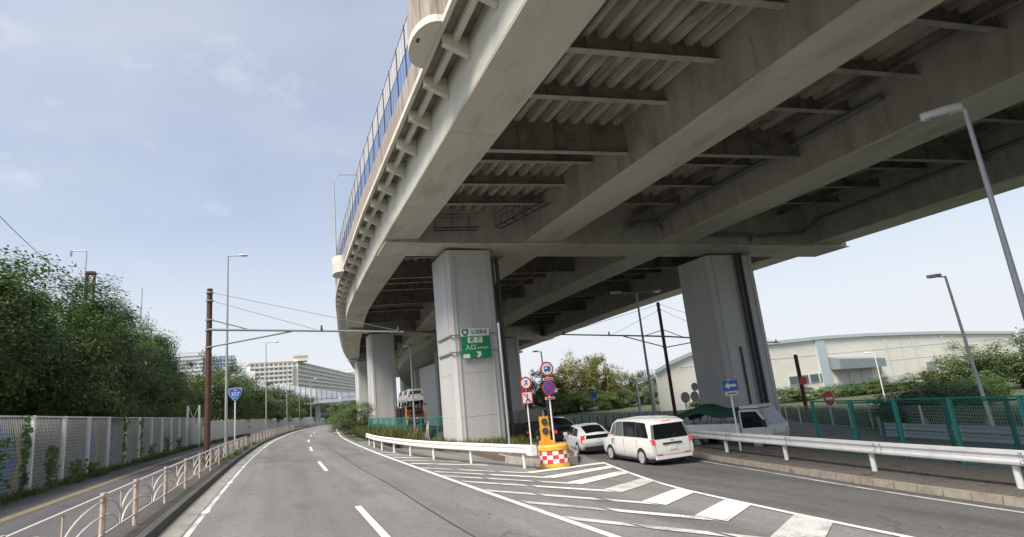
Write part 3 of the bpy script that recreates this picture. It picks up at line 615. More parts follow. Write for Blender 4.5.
ramp_sweep([(0, 0), (7, 0), (7, .8), (0, .8)], 'ramp_deck', 'pier_shade'); ramp_sweep([(-.2, .1), (-.01, .1), (-.01, 1.9), (-.2, 1.9)], 'ramp_parapet', 'pier_shade'); ramp_sweep([(7.01, .1), (7.2, .1), (7.2, 1.9), (7.01, 1.9)], 'ramp_parapet', 'pier_shade')
for i in (12, 22, 32, 40):
    p = rpts[i]; d = rpts[i+1]-p; nr = Vector((d.y, -d.x, 0)).normalized()*3.5; q = p+nr
    MB().box(q.x-.8, q.x+.8, q.y-.8, q.y+.8, h(q.x)-.3, p.z-.003).build('ramp_column', 'pier_shade', cr)

# ------------------------------------------------------------------ text helper (writing that stands on the signs)
def text_mesh(body, size, m, name, parent, loc, rot, depth=.004, sx=1.0):
    cu = bpy.data.curves.new('t', 'FONT'); cu.body = body; cu.size = size; cu.align_x = 'CENTER'; cu.align_y = 'CENTER'; cu.extrude = depth; cu.offset = size*.012
    ob = bpy.data.objects.new('t', cu); COL.objects.link(ob)
    dg = bpy.context.evaluated_depsgraph_get(); me = bpy.data.meshes.new_from_object(ob.evaluated_get(dg)); bpy.data.objects.remove(ob)
    me.name = name; me.materials.clear(); me.materials.append(M[m])
    o = bpy.data.objects.new(name, me); COL.objects.link(o); o.parent = parent; o.location = loc; o.rotation_euler = rot; o.scale = (sx, 1, 1); return o
UP = (math.pi/2, 0, 0)     # text standing upright, facing -Y

# ------------------------------------------------------------------ green entrance sign on the column
es = thing('entrance_sign', 'green and white expressway entrance sign strapped to the grey column', 'road sign', (12.9, 37.66, 6.3))
def bx(x0, x1, z0, z1, y, t, name, m, par): return MB().box(x0, x1, y-t, y, z0, z1).build(name, m, par, world=False)
bx(-1.04, 1.04, -1.02, .52, 0, .05, 'green_board', 'sign_green', es); bx(-1.04, 1.04, .525, 1.06, 0, .05, 'white_board', 'sign_white', es)
bx(-.58, .50, .05, .45, -.052, .008, 'name_plate', 'sign_white', es); bx(-.98, -.5, -.98, -.70, -.052, .008, 'toll_plate', 'sign_white', es)
text_mesh('首都高速', .34, 'sign_green', 'lettering', es, (.28, -.058, .78), UP, sx=.9)
text_mesh('磯 子', .36, 'sign_green', 'lettering', es, (-.04, -.066, .24), UP)
text_mesh('入口', .40, 'sign_white', 'lettering', es, (-.40, -.058, -.27), UP); text_mesh('ENTRANCE', .155, 'sign_white', 'lettering', es, (.5, -.058, -.33), UP)
sp = [(-.24, .24), (.24, .24), (.26, .02), (.16, -.17), (0, -.25), (-.16, -.17), (-.26, .02)]
MB().prism([(x-.74, z+.79) for x, z in sp], 'y', -.066, -.052).build('emblem', 'sign_green', es, world=False)
MB().prism([(x*.45-.74, z*.45+.80) for x, z in sp], 'y', -.074, -.0665).build('emblem', 'sign_white', es, world=False)
ar = [(-.15, -.17), (-.04, -.28), (.10, -.13), (.17, -.20), (.17, .16), (-.19, .16), (-.12, .09), (-.02, -.02)]
MB().prism([(x+.16, z-.72) for x, z in ar], 'y', -.066, -.052).build('arrow', 'sign_white', es, world=False)
for z in (-.52, .66):
    MB().add([(-1.72, -.0, z-.05), (1.92, -.0, z-.05), (1.92, 1.4, z-.05), (-1.72, 1.4, z-.05)], []).box(-1.75, 1.92, .03, .085, z-.045, z+.045).box(-1.78, -1.70, .09, 3.6, z-.045, z+.045).build('strap', 'galv_dark', es, world=False)

# ------------------------------------------------------------------ street lamps
def lamp(label, u, v, H, arm=1.4, ang=0, head=.75, r=.10, m='galv', dz=0, name='street_lamp', double=False, lean=0, style='flat', zbase=None):
    z = (h(u)+dz) if zbase is None else zbase
    t = thing(name, label, 'street lamp', (u, v, z), ang, 'street lamps')
    hz_ = H if style == 'flat' else H-.9
    mb = MB(); mb.tube([(0, 0, 0), (0, 0, .5), (lean*.5, 0, H*.5), (lean, 0, hz_)], [r*1.25, r*1.2, r*.95, r*.7], 10); mb.build('pole', m, t, world=False, smooth=True)
    MB().tube([(0, 0, 0), (0, 0, .04)], r*2, 10).build('base_plate', m, t, world=False)
    for sg in ((1, -1) if double else (1,)):
        if style == 'flat':
            mb = MB(); mb.tube([(lean, 0, H-.05), (lean+sg*.3, 0, H), (lean+sg*(arm), 0, H+.03)], r*.45, 8); mb.build('arm', m, t, world=False, smooth=True); e = lean+sg*arm; zt = H+.03
        else:
            pts = [(lean, 0, hz_)] + [(lean+sg*(1.2-1.2*math.cos(a)), 0, hz_+.9*math.sin(a)) for a in (.3, .6, .9, 1.2, 1.5)] + [(lean+sg*arm, 0, H+.12)]
            MB().tube(pts, r*.5, 8).build('arm', m, t, world=False, smooth=True); e = lean+sg*arm; zt = H+.12
        hm = MB(); n = 10; secs = []
        for i in range(8):
            q = i/7; w_ = .21*math.sin(math.pi*min(1, .12+q*.86))**.6*head/.75; x = e+sg*(q-.08)*head; zc = zt+.02
            secs.append([(x, w_*math.cos(2*math.pi*k/n), zc+(.13 if math.sin(2*math.pi*k/n) > 0 else .07)*math.sin(2*math.pi*k/n)*head/.75) for k in range(n)])
        for s_ in secs: hm.v += s_
        for i in range(7):
            for k in range(n): a = i*n+k; b = i*n+(k+1) % n; hm.f.append((a, b, b+n, a+n))
        hm.f += [tuple(range(n)), tuple(range(7*n, 8*n))]
        hd = hm.build('lamp_head', 'lampwhite', t, world=False, smooth=True)
        MB().box(e+sg*.25*head, e+sg*.72*head, -.11*head/.75, .11*head/.75, zt-.062*head/.75, zt-.03).build('lens', 'lens', hd, world=False)
    return t
lamp('tall grey street lamp on the left pavement, just behind the brown pole', -3.95, 56, 17.1, 1.0, 0, .75, .11, dz=SW)
lamp('street lamp next along the left pavement, beyond the blue shield sign', -1.45, 104, 15.0, 1.2, 0, .9, .10, dz=SW)
lamp('small far street lamp where the white fence bends right', 2.3, 140, 13.8, 1.2, 0, .9, .10, dz=SW)
lamp('farthest street lamp on the left, near the end of the road', 10.0, 190, 14.0, 1.2, 0, .9, .10, dz=SW)
lamp('far thin lamp between the bend lamp and the farthest lamp', 5.6, 160, 9, 1.0, 0, .9, .09, dz=SW)
lamp('big grey street lamp with white head in front of the green net fence', 18.45, 8.72, 10.1, .12, rad(125), 1.0, .085, dz=.14, lean=0)
lamp('slender grey street lamp beyond the green net fence, before the white warehouse', 30.4, 16.85, 7.6, .2, rad(135), .6, .075, m='lampwhite', lean=.25)
lamp('double-headed street lamp under the deck behind the white minivan', 34.2, 48, 13.2, 1.9, rad(-5), 1.1, .13, double=True)
lamp('small dark street lamp behind the round red-ringed road signs', 23.7, 50, 7.6, .35, rad(150), .5, .08, m='galv_dark')
lamp('short grey lamp under the expressway beside the car transporter', 13.2, 60, 9.1, .25, rad(170), .5, .09, dz=.25)
lamp('thin white lamp post in front of the warehouse shutters', 62.5, 44.5, 5.6, .5, rad(150), .6, .06, m='white_post')
# lamp on the expressway parapet
lamp('tall curved lamp standing on the expressway parapet against the sky', 5.2+dsh(56), 56, 9.0, 2.6, rad(8), .8, .085, name='parapet_lamp', style='curved', zbase=17.2)

# ------------------------------------------------------------------ brown poles with signal-free span arms
def brown_pole(label, u, v, H, dz, arm_to, armz, lean=0, arm2=None, ins=True):
    z = h(u)+dz
    t = thing('brown_pole', label, 'pole', (u, v, z), 0, 'brown steel poles')
    MB().tube([(0, 0, 0), (lean, 0, H)], [.17, .15], 10).build('pole', 'rust', t, world=False, smooth=True)
    MB().tube([(lean, 0, H), (lean, 0, H+.04)], .165, 10).build('pole_cap', 'rust', t, world=False)
    for (dx, dzz) in ([arm_to] + ([arm2] if arm2 else [])):
        sg = 1 if dx > 0 else -1; L = abs(dx); az = armz
        a = MB(); a.tube([(lean*az/H, -.2, az), (dx, -.2, az+dzz)], [.075, .055], 8); a.build('span_arm', 'galv_dark', t, world=False)
        MB().tube([(lean*.8, -.2, az-1.05), (sg*min(4.6, L*.45), -.2, az-.05+dzz*.4)], .05, 6).build('brace', 'galv_dark', t, world=False)
        MB().tube([(lean, -.2, az+.62), (sg*min(2.2, L*.3), -.2, az+dzz*min(2.2, L*.3)/L+.03)], .035, 6).build('brace', 'galv_dark', t, world=False)
        MB().tube([(lean, -.2, H-.2), (dx*.97, -.2, az+dzz+.1)], .016, 5).build('stay_wire', 'galv_dark', t, world=False)
        MB().tube([(lean, -.2, H-.7), (dx*.52, -.2, az+dzz*.5+.08)], .016, 5).build('stay_wire', 'galv_dark', t, world=False)
        for q in ((.55, .97) if ins else ()):
            MB().tube([(dx*q, -.2, az+dzz*q), (dx*q, -.2, az+dzz*q+.36)], [.09, .05], 8).build('insulator', 'dark', t, world=False)
    for zz in (armz+.6, armz, armz-1.05, H-.2, H-.7):
        MB().tube([(lean*zz/H, 0, zz-.05), (lean*zz/H, 0, zz+.05)], .21, 10).build('clamp', 'galv_dark', t, world=False)
    return t
brown_pole('brown steel pole on the left pavement with long grey arm over the road', -3.65, 38.1, 10.2, SW, (11.6, -.72), 7.72)
brown_pole('leaning dark brown pole behind the minivan with arms to both sides', 34.4, 45, 11.55, 0, (-11.1, .75), 8.25, arm2=(14.5, -1.45))
t = thing('brown_pole', 'short brown pole beside the red no entry sign at the warehouse', 'pole', (40.8, 36, h(40.8)), 0, 'brown steel poles')
MB().tube([(0, 0, 0), (0, 0, 5.4)], .16, 10).build('pole', 'rust', t, world=False); MB().box(-.4, .4, -.26, -.2, 2.9, 3.5).build('red_plate', 'sign_red', t, world=False)
# lattice pole rising out of the left trees with a small lamp
t = thing('lattice_pole', 'rusty lattice pole with a lamp rising above the left trees', 'pole', (-18, 70.8, h(-18)))
mb = MB()
for x in (-.32, .32):
    for y in (-.32, .32): mb.bar((x, y, 0), (x, y, 18.5), .09)
for i in range(18):
    z = .5+i; mb.bar((-.32, -.32, z), (.32, -.32, z+1), .06); mb.bar((.32, .32, z), (-.32, .32, z+1), .06); mb.bar((-.32, .32, z), (-.32, -.32, z+1), .06); mb.bar((.32, -.32, z), (.32, .32, z+1), .06)
for x in (-.345, .345): mb.box(x-.02, x+.02, -.3, .3, 10, 18.4)
mb.build('lattice', 'rust', t, world=False); MB().box(-.42, .42, -.42, .42, 18.5, 18.75).build('pole_cap', 'rust', t, world=False)
MB().tube([(-.5, 0, 13), (-.5, 0, 20.9), (-.5, 0, 21.1), (-1.9, .2, 21.1)], .05, 6).build('lamp_post', 'galv_dark', t, world=False); MB().box(-1.98, -1.84, .1, .32, 20.55, 21.12).build('lamp_head', 'galv_dark', t, world=False)
MB().tube([(-2.6, 0, 17.3), (.5, 0, 17.3)], .06, 6).build('cross_arm', 'rust', t, world=False)
# overhead wires
for i, (a, b, lab) in enumerate((((-14.9, 30, 17.5), (-18, 70.8, 18.0), 'thin overhead wire crossing the sky at upper left'), ((-18, 70.8, 17.2), (-22, 190, 10.5), 'thin overhead wire sloping down behind the left trees'), ((-18.6, 30, 15.0), (-20.5, 70.8, 15.4), 'lower overhead wire just above the left treetops'))):
    A = Vector(a); B = Vector(b); pts = [A.lerp(B, q/16) - Vector((0, 0, 1.2*4*(q/16)*(1-q/16))) for q in range(17)]
    tag(MB().tube(pts, .022, 5).build('overhead_wire', 'dark'), lab, 'wire', 'overhead wires')

# ------------------------------------------------------------------ route shield
t = thing('route_sign', 'blue shield road sign reading 357 on a white post', 'road sign', (-3.72, 64, h(-3.7)+SW))
MB().tube([(0, 0, 0), (0, 0, 5.4)], .07, 8).build('post', 'white_post', t, world=False)
shp = [(-.62, .42), (-.5, .62), (0, .66), (.5, .62), (.62, .42), (.52, -.05), (.22, -.5), (0, -.66), (-.22, -.5), (-.52, -.05)]
bd = MB().prism([(x*1.0, z*1.0+4.95) for x, z in shp], 'y', -.09, -.072).build('shield_border', 'sign_white', t, world=False)
MB().prism([(x*.93, z*.93+4.95) for x, z in shp], 'y', -.10, -.0905).build('shield', 'sign_blue', t, world=False)
text_mesh('357', .52, 'sign_white', 'lettering', t, (0, -.106, 4.97), UP); text_mesh('ROUTE', .14, 'sign_white', 'lettering', t, (0, -.106, 4.63), UP); text_mesh('国道', .16, 'sign_white', 'lettering', t, (0, -.106, 5.35), UP)

# ------------------------------------------------------------------ left fences
FU = lambda v: -8.9 + sh(v)
mw = thing('mural_wall', 'low grey wall with faded blue and yellow mural behind the wire fence', 'wall', (-9.3, 45, .6))
for v in rng(10.7, 74.5, 3.55):
    a = FU(v)-.35; b = FU(v+3.53)-.35; mid = v+1.7
    mb = MB(); mb.hexa([(a-.12, v, h(a)+.1), (a, v, h(a)+.1), (b, v+3.53, h(b)+.1), (b-.12, v+3.53, h(b)+.1)], [(a-.12, v, h(a)+3.0), (a, v, h(a)+3.0), (b, v+3.53, h(b)+3.0), (b-.12, v+3.53, h(b)+3.0)])
    mb.build('wall_panel', 'wall_grey', mw)
def mural_shape(pts, m, lift=.006):
    mb_ = MB(); vv = []
    for v, z in pts: u_ = FU(v)-.35+lift; vv.append((u_, v, h(u_)+.1+z))
    mb_.add(vv, [tuple(range(len(vv)))]).build('painted_shape', m, mw)
M['mural_blue'] = mat('mural_blue', (.10, .19, .44), .85, .15, 3, col2=(.2, .27, .4), s2=2); M['mural_yellow'] = mat('mural_yellow', (.42, .33, .10), .85, .15, 3, col2=(.32, .28, .16), s2=2)
for v0_ in (25.6, 35.7, 40.2):
    k_ = 1.0 if v0_ != 40.2 else .75
    mural_shape([(v0_, .9), (v0_+.7*k_, .25), (v0_+1.7*k_, .35), (v0_+2.5*k_, 1.3), (v0_+1.9*k_, 2.3), (v0_+1.0*k_, 2.7), (v0_+.3*k_, 2.1)], 'mural_blue')
    mural_shape([(v0_+2.0*k_, .15), (v0_+2.4*k_, .15), (v0_+2.95*k_, 1.3), (v0_+2.3*k_, 2.75), (v0_+1.9*k_, 2.75), (v0_+2.6*k_, 1.3)], 'mural_yellow', .012)
    mural_shape([(v0_-.5, .15), (v0_-.15, .15), (v0_+.25*k_, 1.5), (v0_+.9*k_, 2.75), (v0_+.6*k_, 2.75), (v0_-.1, 1.5)], 'mural_yellow', .012)
mf = thing('mesh_fence', 'white post wire mesh fence in front of the mural wall', 'fence', (-8.9, 45, .6))
fpost = MB().box(-.06, .075, -.07, .07, -.1, 2.93).mesh('fence_post', 'white_post')
wires = MB()
for z in [.06+.142*i for i in range(21)]: wires.box(-.006, .006, .06, 3.49, z-.006, z+.006)
for y in [.06+.15*i for i in range(24)]: wires.box(-.005, .005, y-.005, y+.005, .04, 2.88)
wires = wires.mesh('mesh_panel', 'mesh_wire'); frail = MB().box(-.03, .03, .05, 3.50, 2.86, 2.92).mesh('top_rail', 'white_post')
for v in rng(10.6, 75, 3.55):
    u = FU(v); a = -math.atan2(FU(v+3.55)-u, 3.55); z = h(u)+SW
    inst(fpost, 'fence_post', mf, (u, v, z), a); inst(wires, 'mesh_panel', mf, (u, v, z), a); inst(frail, 'top_rail', mf, (u, v, z), a)
gt = thing('gate', 'white gate with two tall posts and crossed stays in the left fence', 'gate', (-7.8, 68, h(-7.8)+SW))
for x in (-.52, .52): MB().box(x-.09, x+.09, -.09, .09, 0, 4.15).build('gate_post', 'white_post', gt, world=False)
MB().tube([(-.45, 0, 4.0), (.1, 0, 2.6)], .025, 5).tube([(.45, 0, 4.0), (-.1, 0, 2.6)], .025, 5).build('stay', 'white_post', gt, world=False)
MB().box(-.42, .42, -.03, .03, .15, 2.3).build('gate_leaf', 'bld_white', gt, world=False)
for z in (.7, 1.4, 2.2): MB().box(-.42, .42, -.055, -.032, z-.03, z+.03).build('gate_bar', 'white_post', gt, world=False)
hf = thing('sheet_fence', 'long white ribbed sheet fence along the far left pavement', 'fence', (-6, 120, .5))
ribs = MB(); y = 0
for i in range(12): ribs.box(-.03, .03, .25*i, .25*i+.16, 0, 2.55).box(-.012, .012, .25*i+.16, .25*i+.25, 0, 2.55)
ribs = ribs.mesh('ribbed_sheet', mat('cream_sheet', (.76, .74, .69), .6, .08, 1.5, col2=(.6, .58, .52), s2=1.0, stretch=(1, 1, .3))); hpost = MB().box(-.05, .07, -.06, .06, 0, 2.7).mesh('fence_post', 'white_post')
for v in rng(77, 235, 3.0):
    u = FU(v)+.3*0; a = -math.atan2(FU(v+3)-u, 3.0); z = h(u)+SW; inst(ribs, 'ribbed_sheet', hf, (u, v, z), a); inst(hpost, 'fence_post', hf, (u, v, z), a)

# ------------------------------------------------------------------ pedestrian railing
def ped_rail(label, v0, v1, pitch, arcs=True):
    t = thing('pedestrian_railing', label, 'railing', (-3.2, v0, h(-3.2)+SW), 0, 'pedestrian railings along the left kerb')
    U_ = lambda v: -3.2 + sh(v)
    P = lambda v, z: (U_(v), v, h(U_(v))+SW+z)
    vl = ([9.5, 14.2] if v0 < 20 else []) + rng(v0, v1, pitch)
    for v, vn in zip(vl, vl[1:]+[None]):
        MB().tube([P(v, -.02), P(v, 1.03)], .055, 8).build('post', 'pinkpost', t); MB().tube([P(v, 1.03), P(v, 1.06)], .062, 8).build('post_cap', 'pinkpost', t)
        if vn is None: continue
        pitch = vn - v
        MB().tube([P(v, 1.0), P(v+pitch/2, 1.0), P(v+pitch, 1.0)], .035, 8).build('handrail', 'pinkwhite', t)
        MB().tube([P(v, .26), P(v+pitch/2, .26), P(v+pitch, .26)], .024, 6).build('lower_rail', 'pinkrail', t)
        m_ = v+pitch/2; MB().tube([P(m_, .26), P(m_, .97)], .022, 6).build('mid_bar', 'pinkpost', t)
        for s in (-1, 1):
            for (zt, zl, q0) in ((.90, .42, 0.0), (.62, .27, .12)):
                pts = []
                for k in range(9):
                    a = k/8*math.pi/2; pts.append(P(m_ + s*pitch*.5*(q0+(1-q0)*(1-math.cos(a))), zl + (zt-zl)*math.sin(a)))
                MB().tube(pts, .02, 6).build('arc_bar', 'pinkrail', t)
    return t
ped_rail('beige railing with fan-shaped bars along the near left kerb', 17.1, 17.1+4.05*10, 4.05)
ped_rail('far beige railing section beyond the gap by the shield sign', 63, 63+4.3*17, 4.3)

# ------------------------------------------------------------------ guardrails
def wbeam(path, zc, hgt, t, name, m, depth=.07, face=1):
    """corrugated beam swept along plan path; face = side (in u) the corrugation bulges to"""
    mb = MB(); prof = [(0, -hgt/2), (depth*.9, -hgt*.40), (depth, -hgt*.25), (depth*.62, -hgt*.08), (depth*.62, hgt*.08), (depth, hgt*.25), (depth*.9, hgt*.40), (0, hgt/2), (-.03, hgt/2), (-.03, -hgt/2)]
    n = len(prof)
    for i, (u, v) in enumerate(path):
        d = Vector(path[min(i+1, len(path)-1)]) - Vector(path[max(i-1, 0)]); d.normalize(); nr = Vector((d.y, -d.x))*face
        for (a, z) in prof: mb.v.append((u+nr.x*a, v+nr.y*a, h(u)+zc+z))
    for j in range(len(path)-1):
        for i in range(n): a = j*n+i; b = j*n+(i+1) % n; mb.f.append((a, b, b+n, a+n))
    mb.f += [tuple(range(n)), tuple(range((len(path)-1)*n, len(path)*n))]
    return mb.build(name, m, t)
gl = thing('guardrail', 'white guardrail curving along the gore in front of the grey column', 'guardrail', (8, 40, h(8)), 0, 'guardrails')
fgl = hermite([(22.5, 9.75), (26, 8.9), (31.5, 7.75), (38, 7.2), (45, 7.0), (53, 7.35)])
pth = [(fgl(v), v) for v in rng(22.6, 53, 1.9)]
for i in range(0, len(pth)-1, 2): wbeam([pth[j] for j in range(i, min(i+3, len(pth)))], .78, .36, gl, 'beam', 'white_rail', .08, -1)
u, v = pth[0]; MB().box(u-.2, u+.05, v-.55, v-.02, h(u)+.58, h(u)+.97).build('end_terminal', 'white_rail', gl)
for v in (23.2, 27.4, 31.4, 35.4, 39.4, 43.4, 47.4, 51.4): u = fgl(v)+.08; MB().tube([(u, v, h(u)-.05), (u, v, h(u)+.92)], .065, 8).build('post', 'white_post', gl)
gr = thing('guardrail', 'grey-white guardrail on posts along the right kerb of the ramp', 'guardrail', (17, 14, h(17)), 0, 'guardrails')
fgr = lambda v: kR(v)+1.35
pth = [(fgr(v), v) for v in rng(0, 42, 2)]
for i in range(0, len(pth)-1, 2): wbeam([pth[j] for j in range(i, min(i+3, len(pth)))], .82, .35, gr, 'beam', 'grey_rail', .09, -1)
for v in rng(4, 40, 4):
    for dzz in (-.12, -.04, .04, .12):
        for dv3 in (-.10, .10): u = fgr(v+dv3)-.085 if abs(dzz) > .1 else fgr(v+dv3)-.06; MB().tube([(u, v+dv3, h(u)+.82+dzz), (u-.025, v+dv3, h(u)+.82+dzz)], .018, 6).build('bolt', 'galv_dark', gr)
    mbj = MB()
    for sgn_ in (-1, 1): u = fgr(v+.16)-.088; mbj.box(u-.01, u+.004, v+.15, v+.165, h(u)+.82+sgn_*.09-.045, h(u)+.82+sgn_*.09+.045)
    mbj.build('overlap_edge', 'galv_dark', gr)
for v in rng(4.35, 40, 4.05): u = fgr(v)+.1; MB().tube([(u, v, h(u)-.05), (u, v, h(u)+.95)], .075, 10).build('post', 'white_post', gr)
# ------------------------------------------------------------------ teal net fence on the right, twin rows of posts
tf = thing('teal_net_fence', 'teal green net fence with paired posts behind the right guardrail', 'fence', (19.2, 13, h(19.2)))
ftf = lambda v: kR(v)+4.25
netm = bpy.data.materials.new('green_net'); netm.use_nodes = True; _t = netm.node_tree; _b = _t.nodes['Principled BSDF']; _b.inputs['Base Color'].default_value = (.015, .11, .10, 1); _b.inputs['Roughness'].default_value = .7; _b.inputs['Alpha'].default_value = .2
for row, off, zt, m in ((0, 0, 2.12, 'teal'), (1, 1.25, 2.0, 'teal_dark')):
    for i, v in enumerate(rng(3.4 + (1.1 if row else 0), 17.6, 2.02)):
        u = ftf(v)+off; MB().box(u-.06, u+.06, v-.045, v+.045, h(u)-.02, h(u)+zt).build('fence_post', m, tf)
    vs = rng(1.4, 17.4, 2.0)
    for z in ((.12, zt-.02) if row == 0 else (zt-.02,)):
        MB().tube([(ftf(v)+off, v, h(ftf(v)+off)+z) for v in vs], .028, 6).build('rail', m, tf)
    if row == 0:
        for v in vs[:-1]:
            a = ftf(v)+.05; b = ftf(v+2)+.05
            MB().add([(a, v+.05, h(a)+.14), (b, v+1.95, h(b)+.14), (b, v+1.95, h(b)+zt-.05), (a, v+.05, h(a)+zt-.05)], [(0, 1, 2, 3)]).build('net_panel', netm, tf)
# service road, grey barrier and white mesh fence further right
struct(strip(MB(), lambda v: kR(v)+5.8, lambda v: 44, -15, 60, -.03, 2, 8).build('service_road', 'gutter'))  # asphalt under the deck, its shade lifted by the paler concrete colour
gb = thing('guardrail', 'low blue-grey double-beam barrier beyond the green net fence', 'guardrail', (24, 14, h(24)), 0, 'guardrails')
for zc in (.15, .52): wbeam([(25.4+.28*(v-8), v) for v in rng(3, 22, 2)], zc, .34, gb, 'beam', 'wh_trim', .08, -1)
for v in rng(3.5, 22, 3): u = 25.52+.28*(v-8); MB().tube([(u, v, h(u)-.05), (u, v, h(u)+.95)], .07, 8).build('post', 'galv_dark', gb)
wf = thing('mesh_fence', 'white post mesh fence in front of the shrubs before the warehouse', 'fence', (30, 18, h(30)))
for v in rng(4, 50, 2.1):
    u = 29.3+.42*(v-15); MB().box(u-.035, u+.035, v-.035, v+.035, h(u)-.02, h(u)+1.42).build('fence_post', 'white_post', wf)
    u2 = 29.3+.42*(v+2.1-15); mb = MB()
    for k in range(9): z = .08+.16*k; mb.bar((u, v, h(u)+z), (u2, v+2.1, h(u2)+z), .012)
    for k in range(14): q = k/14; x = lerp(u, u2, q); mb.bar((x, v+2.1*q, h(x)+.06), (x, v+2.1*q, h(x)+1.38), .010)
    mb.build('mesh_panel', 'mesh_wire', wf)
# far green/white slatted fence behind the vehicles
ff = thing('slat_fence', 'pale green slatted fence running behind the queueing cars', 'fence', (40, 60, h(40)))
sl = MB().box(-.03, .03, -.10, .10, 0, 1.15).mesh('slat', mat('pale_green', (.50, .58, .54), .6, .1)); sl2 = MB().box(-.03, .03, -.07, .07, 0, 1.1).mesh('slat', 'teal_dark'); i = 0
for k in range(100):
    q = k/99; u = lerp(24.5, 38, q); v = lerp(64, 46, q); inst(sl if k % 4 else sl2, 'slat', ff, (u, v, h(u)), rad(-37))
MB().bar((24.5, 64, h(24.5)+1.18), (38, 46, h(38)+1.18), .07).build('top_rail', 'galv', ff)
# teal fence on the island at left of the column
tl = thing('teal_bar_fence', 'turquoise bar fence on the weedy island left of the grey column', 'fence', (10, 48, h(10)+.26))
def bar_fence(a, b, n, solid):
    A = Vector(a); B = Vector(b)
    for i in range(n+1):
        p = A.lerp(B, i/n); z = h(p.x)+.2; MB().tube([(p.x, p.y, z), (p.x, p.y, z+1.95)], .05, 6).build('post', 'teal', tl)
        if i < n:
            q = A.lerp(B, (i+1)/n); zq = h(q.x)+.2
            MB().bar((p.x, p.y, z+1.9), (q.x, q.y, zq+1.9), .06).build('rail', 'teal', tl); MB().bar((p.x, p.y, z+.25), (q.x, q.y, zq+.25), .05).build('rail', 'teal', tl)
            if solid:
                for k in range(1, 6): r_ = p.lerp(q, k/6); zz = h(r_.x)+.2; MB().box(r_.x-.02, r_.x+.02, r_.y-.03, r_.y+.03, zz+.25, zz+1.9).build('bar', 'teal', tl)
            else:
                n_ = MB(); n_.add([(p.x, p.y, z+.28), (q.x, q.y, zq+.28), (q.x, q.y, zq+1.87), (p.x, p.y, z+1.87)], [(0, 1, 2, 3)]); n_.build('net_panel', netm, tl)
bar_fence((9.4+sh(66)*.3, 68), (9.9, 49), 6, True); bar_fence((9.95, 48.6), (12.6, 43.4), 3, False)

# ------------------------------------------------------------------ crash cushion, warning light, island signs
t = thing('crash_cushion', 'yellow crash cushion drum with red and white checks at the island nose', 'crash cushion', (10.75, 22.55, h(10.75)), rad(-32))
def oval(rx, ry, n=28): return [(rx*math.cos(2*math.pi*i/n), ry*math.sin(2*math.pi*i/n)) for i in range(n)]
def ring(mb, secs):
    n = len(secs[0][1]); b0 = len(mb.v)
    for z, pl_ in secs: mb.v += [(x, y, z) for x, y in pl_]
    for j in range(len(secs)-1):
        for i in range(n): a = b0+j*n+i; b = b0+j*n+(i+1) % n; mb.f.append((a, b, b+n, a+n))
    mb.f += [tuple(b0+i for i in range(n)), tuple(b0+(len(secs)-1)*n+i for i in range(n))]; return mb
ring(MB(), [(0, oval(.64, .42)), (.09, oval(.66, .44)), (.16, oval(.64, .42)), (.17, oval(.62, .40)), (.70, oval(.62, .40)), (.71, oval(.66, .44)), (.86, oval(.66, .44)), (.93, oval(.60, .38))]).build('drum', 'yellow', t, world=False, smooth=True)
nck = 16
for k in range(nck):
    for j in range(3):
        a0 = 2*math.pi*k/nck; a1 = 2*math.pi*(k+1)/nck; z0_ = .19+j*.165; z1_ = z0_+.165; mb = MB(); sub = 3; R1, R2 = .634, .414
        pts = [(R1*math.cos(lerp(a0, a1, i/sub)), R2*math.sin(lerp(a0, a1, i/sub))) for i in range(sub+1)]
        mb.v += [(x, y, z0_) for x, y in pts] + [(x, y, z1_) for x, y in pts]
        for i in range(sub): mb.f.append((i, i+1, i+sub+2, i+sub+1))
        mb.build('check_square', 'checkr' if (k+j) % 2 else 'checkw', t, world=False)
t = thing('warning_light', 'orange warning lamp box with two lenses and solar panel on the drum', 'warning light', (10.55, 22.75, h(10.55)+.93), rad(-12))
MB().box(-.19, .19, -.08, .08, .15, 1.15).build('lamp_box', 'orange', t, world=False); MB().box(-.26, .36, -.15, .2, -.002, .15).build('base', 'orange', t, world=False)
for z in (.55, .93):
    o = MB().tube([(0, -.083, z), (0, -.13, z)], .13, 18).build('lens_hood', 'black', t, world=False); MB().tube([(0, -.132, z), (0, -.14, z)], .09, 18).build('lens', 'dark', o, world=False)
MB().tube([(0, 0, 1.15), (0, 0, 1.42)], .03, 6).build('panel_stem', 'galv', t, world=False)
MB().hexa([(-.38, -.26, 1.62), (.22, -.26, 1.38), (.22, .28, 1.38), (-.38, .28, 1.62)], [(-.37, -.26, 1.66), (.23, -.26, 1.42), (.23, .28, 1.42), (-.37, .28, 1.66)]).build('solar_panel', 'solar', t, world=False)
def disc(r, y0, y1, cz, name, m, par, n=28, cx=0): return MB().tube([(cx, y0, cz), (cx, y1, cz)], r, n).build(name, m, par, world=False)
def sign_post(label, u, v, H, dz, r=.035, lean=0, rz=0, m='white_post'):
    t = thing('road_sign', label, 'road sign', (u, v, h(u)+dz), rz, 'road signs'); MB().tube([(0, 0, 0), (lean, 0, H)], r, 8).build('post', m, t, world=False); return t
def bar2(pts, y, w_, name, m, par):
    mb = MB()
    for a, b in zip(pts[:-1], pts[1:]): mb.bar((a[0], y, a[1]), (b[0], y, b[1]), w_, .006, up=(0, 1, 0)) if False else mb.bar((a[0], y, a[1]), (b[0], y, b[1]), .006, w_, up=(b[1]-a[1], 0, -(b[0]-a[0])) )
    return mb.build(name, m, par, world=False)
g0 = .3
t = sign_post('white sign post with small red-ringed disc above a red-bordered pedestrian square', 11.28, 26, 3.5, g0)
zc = 3.02+.32
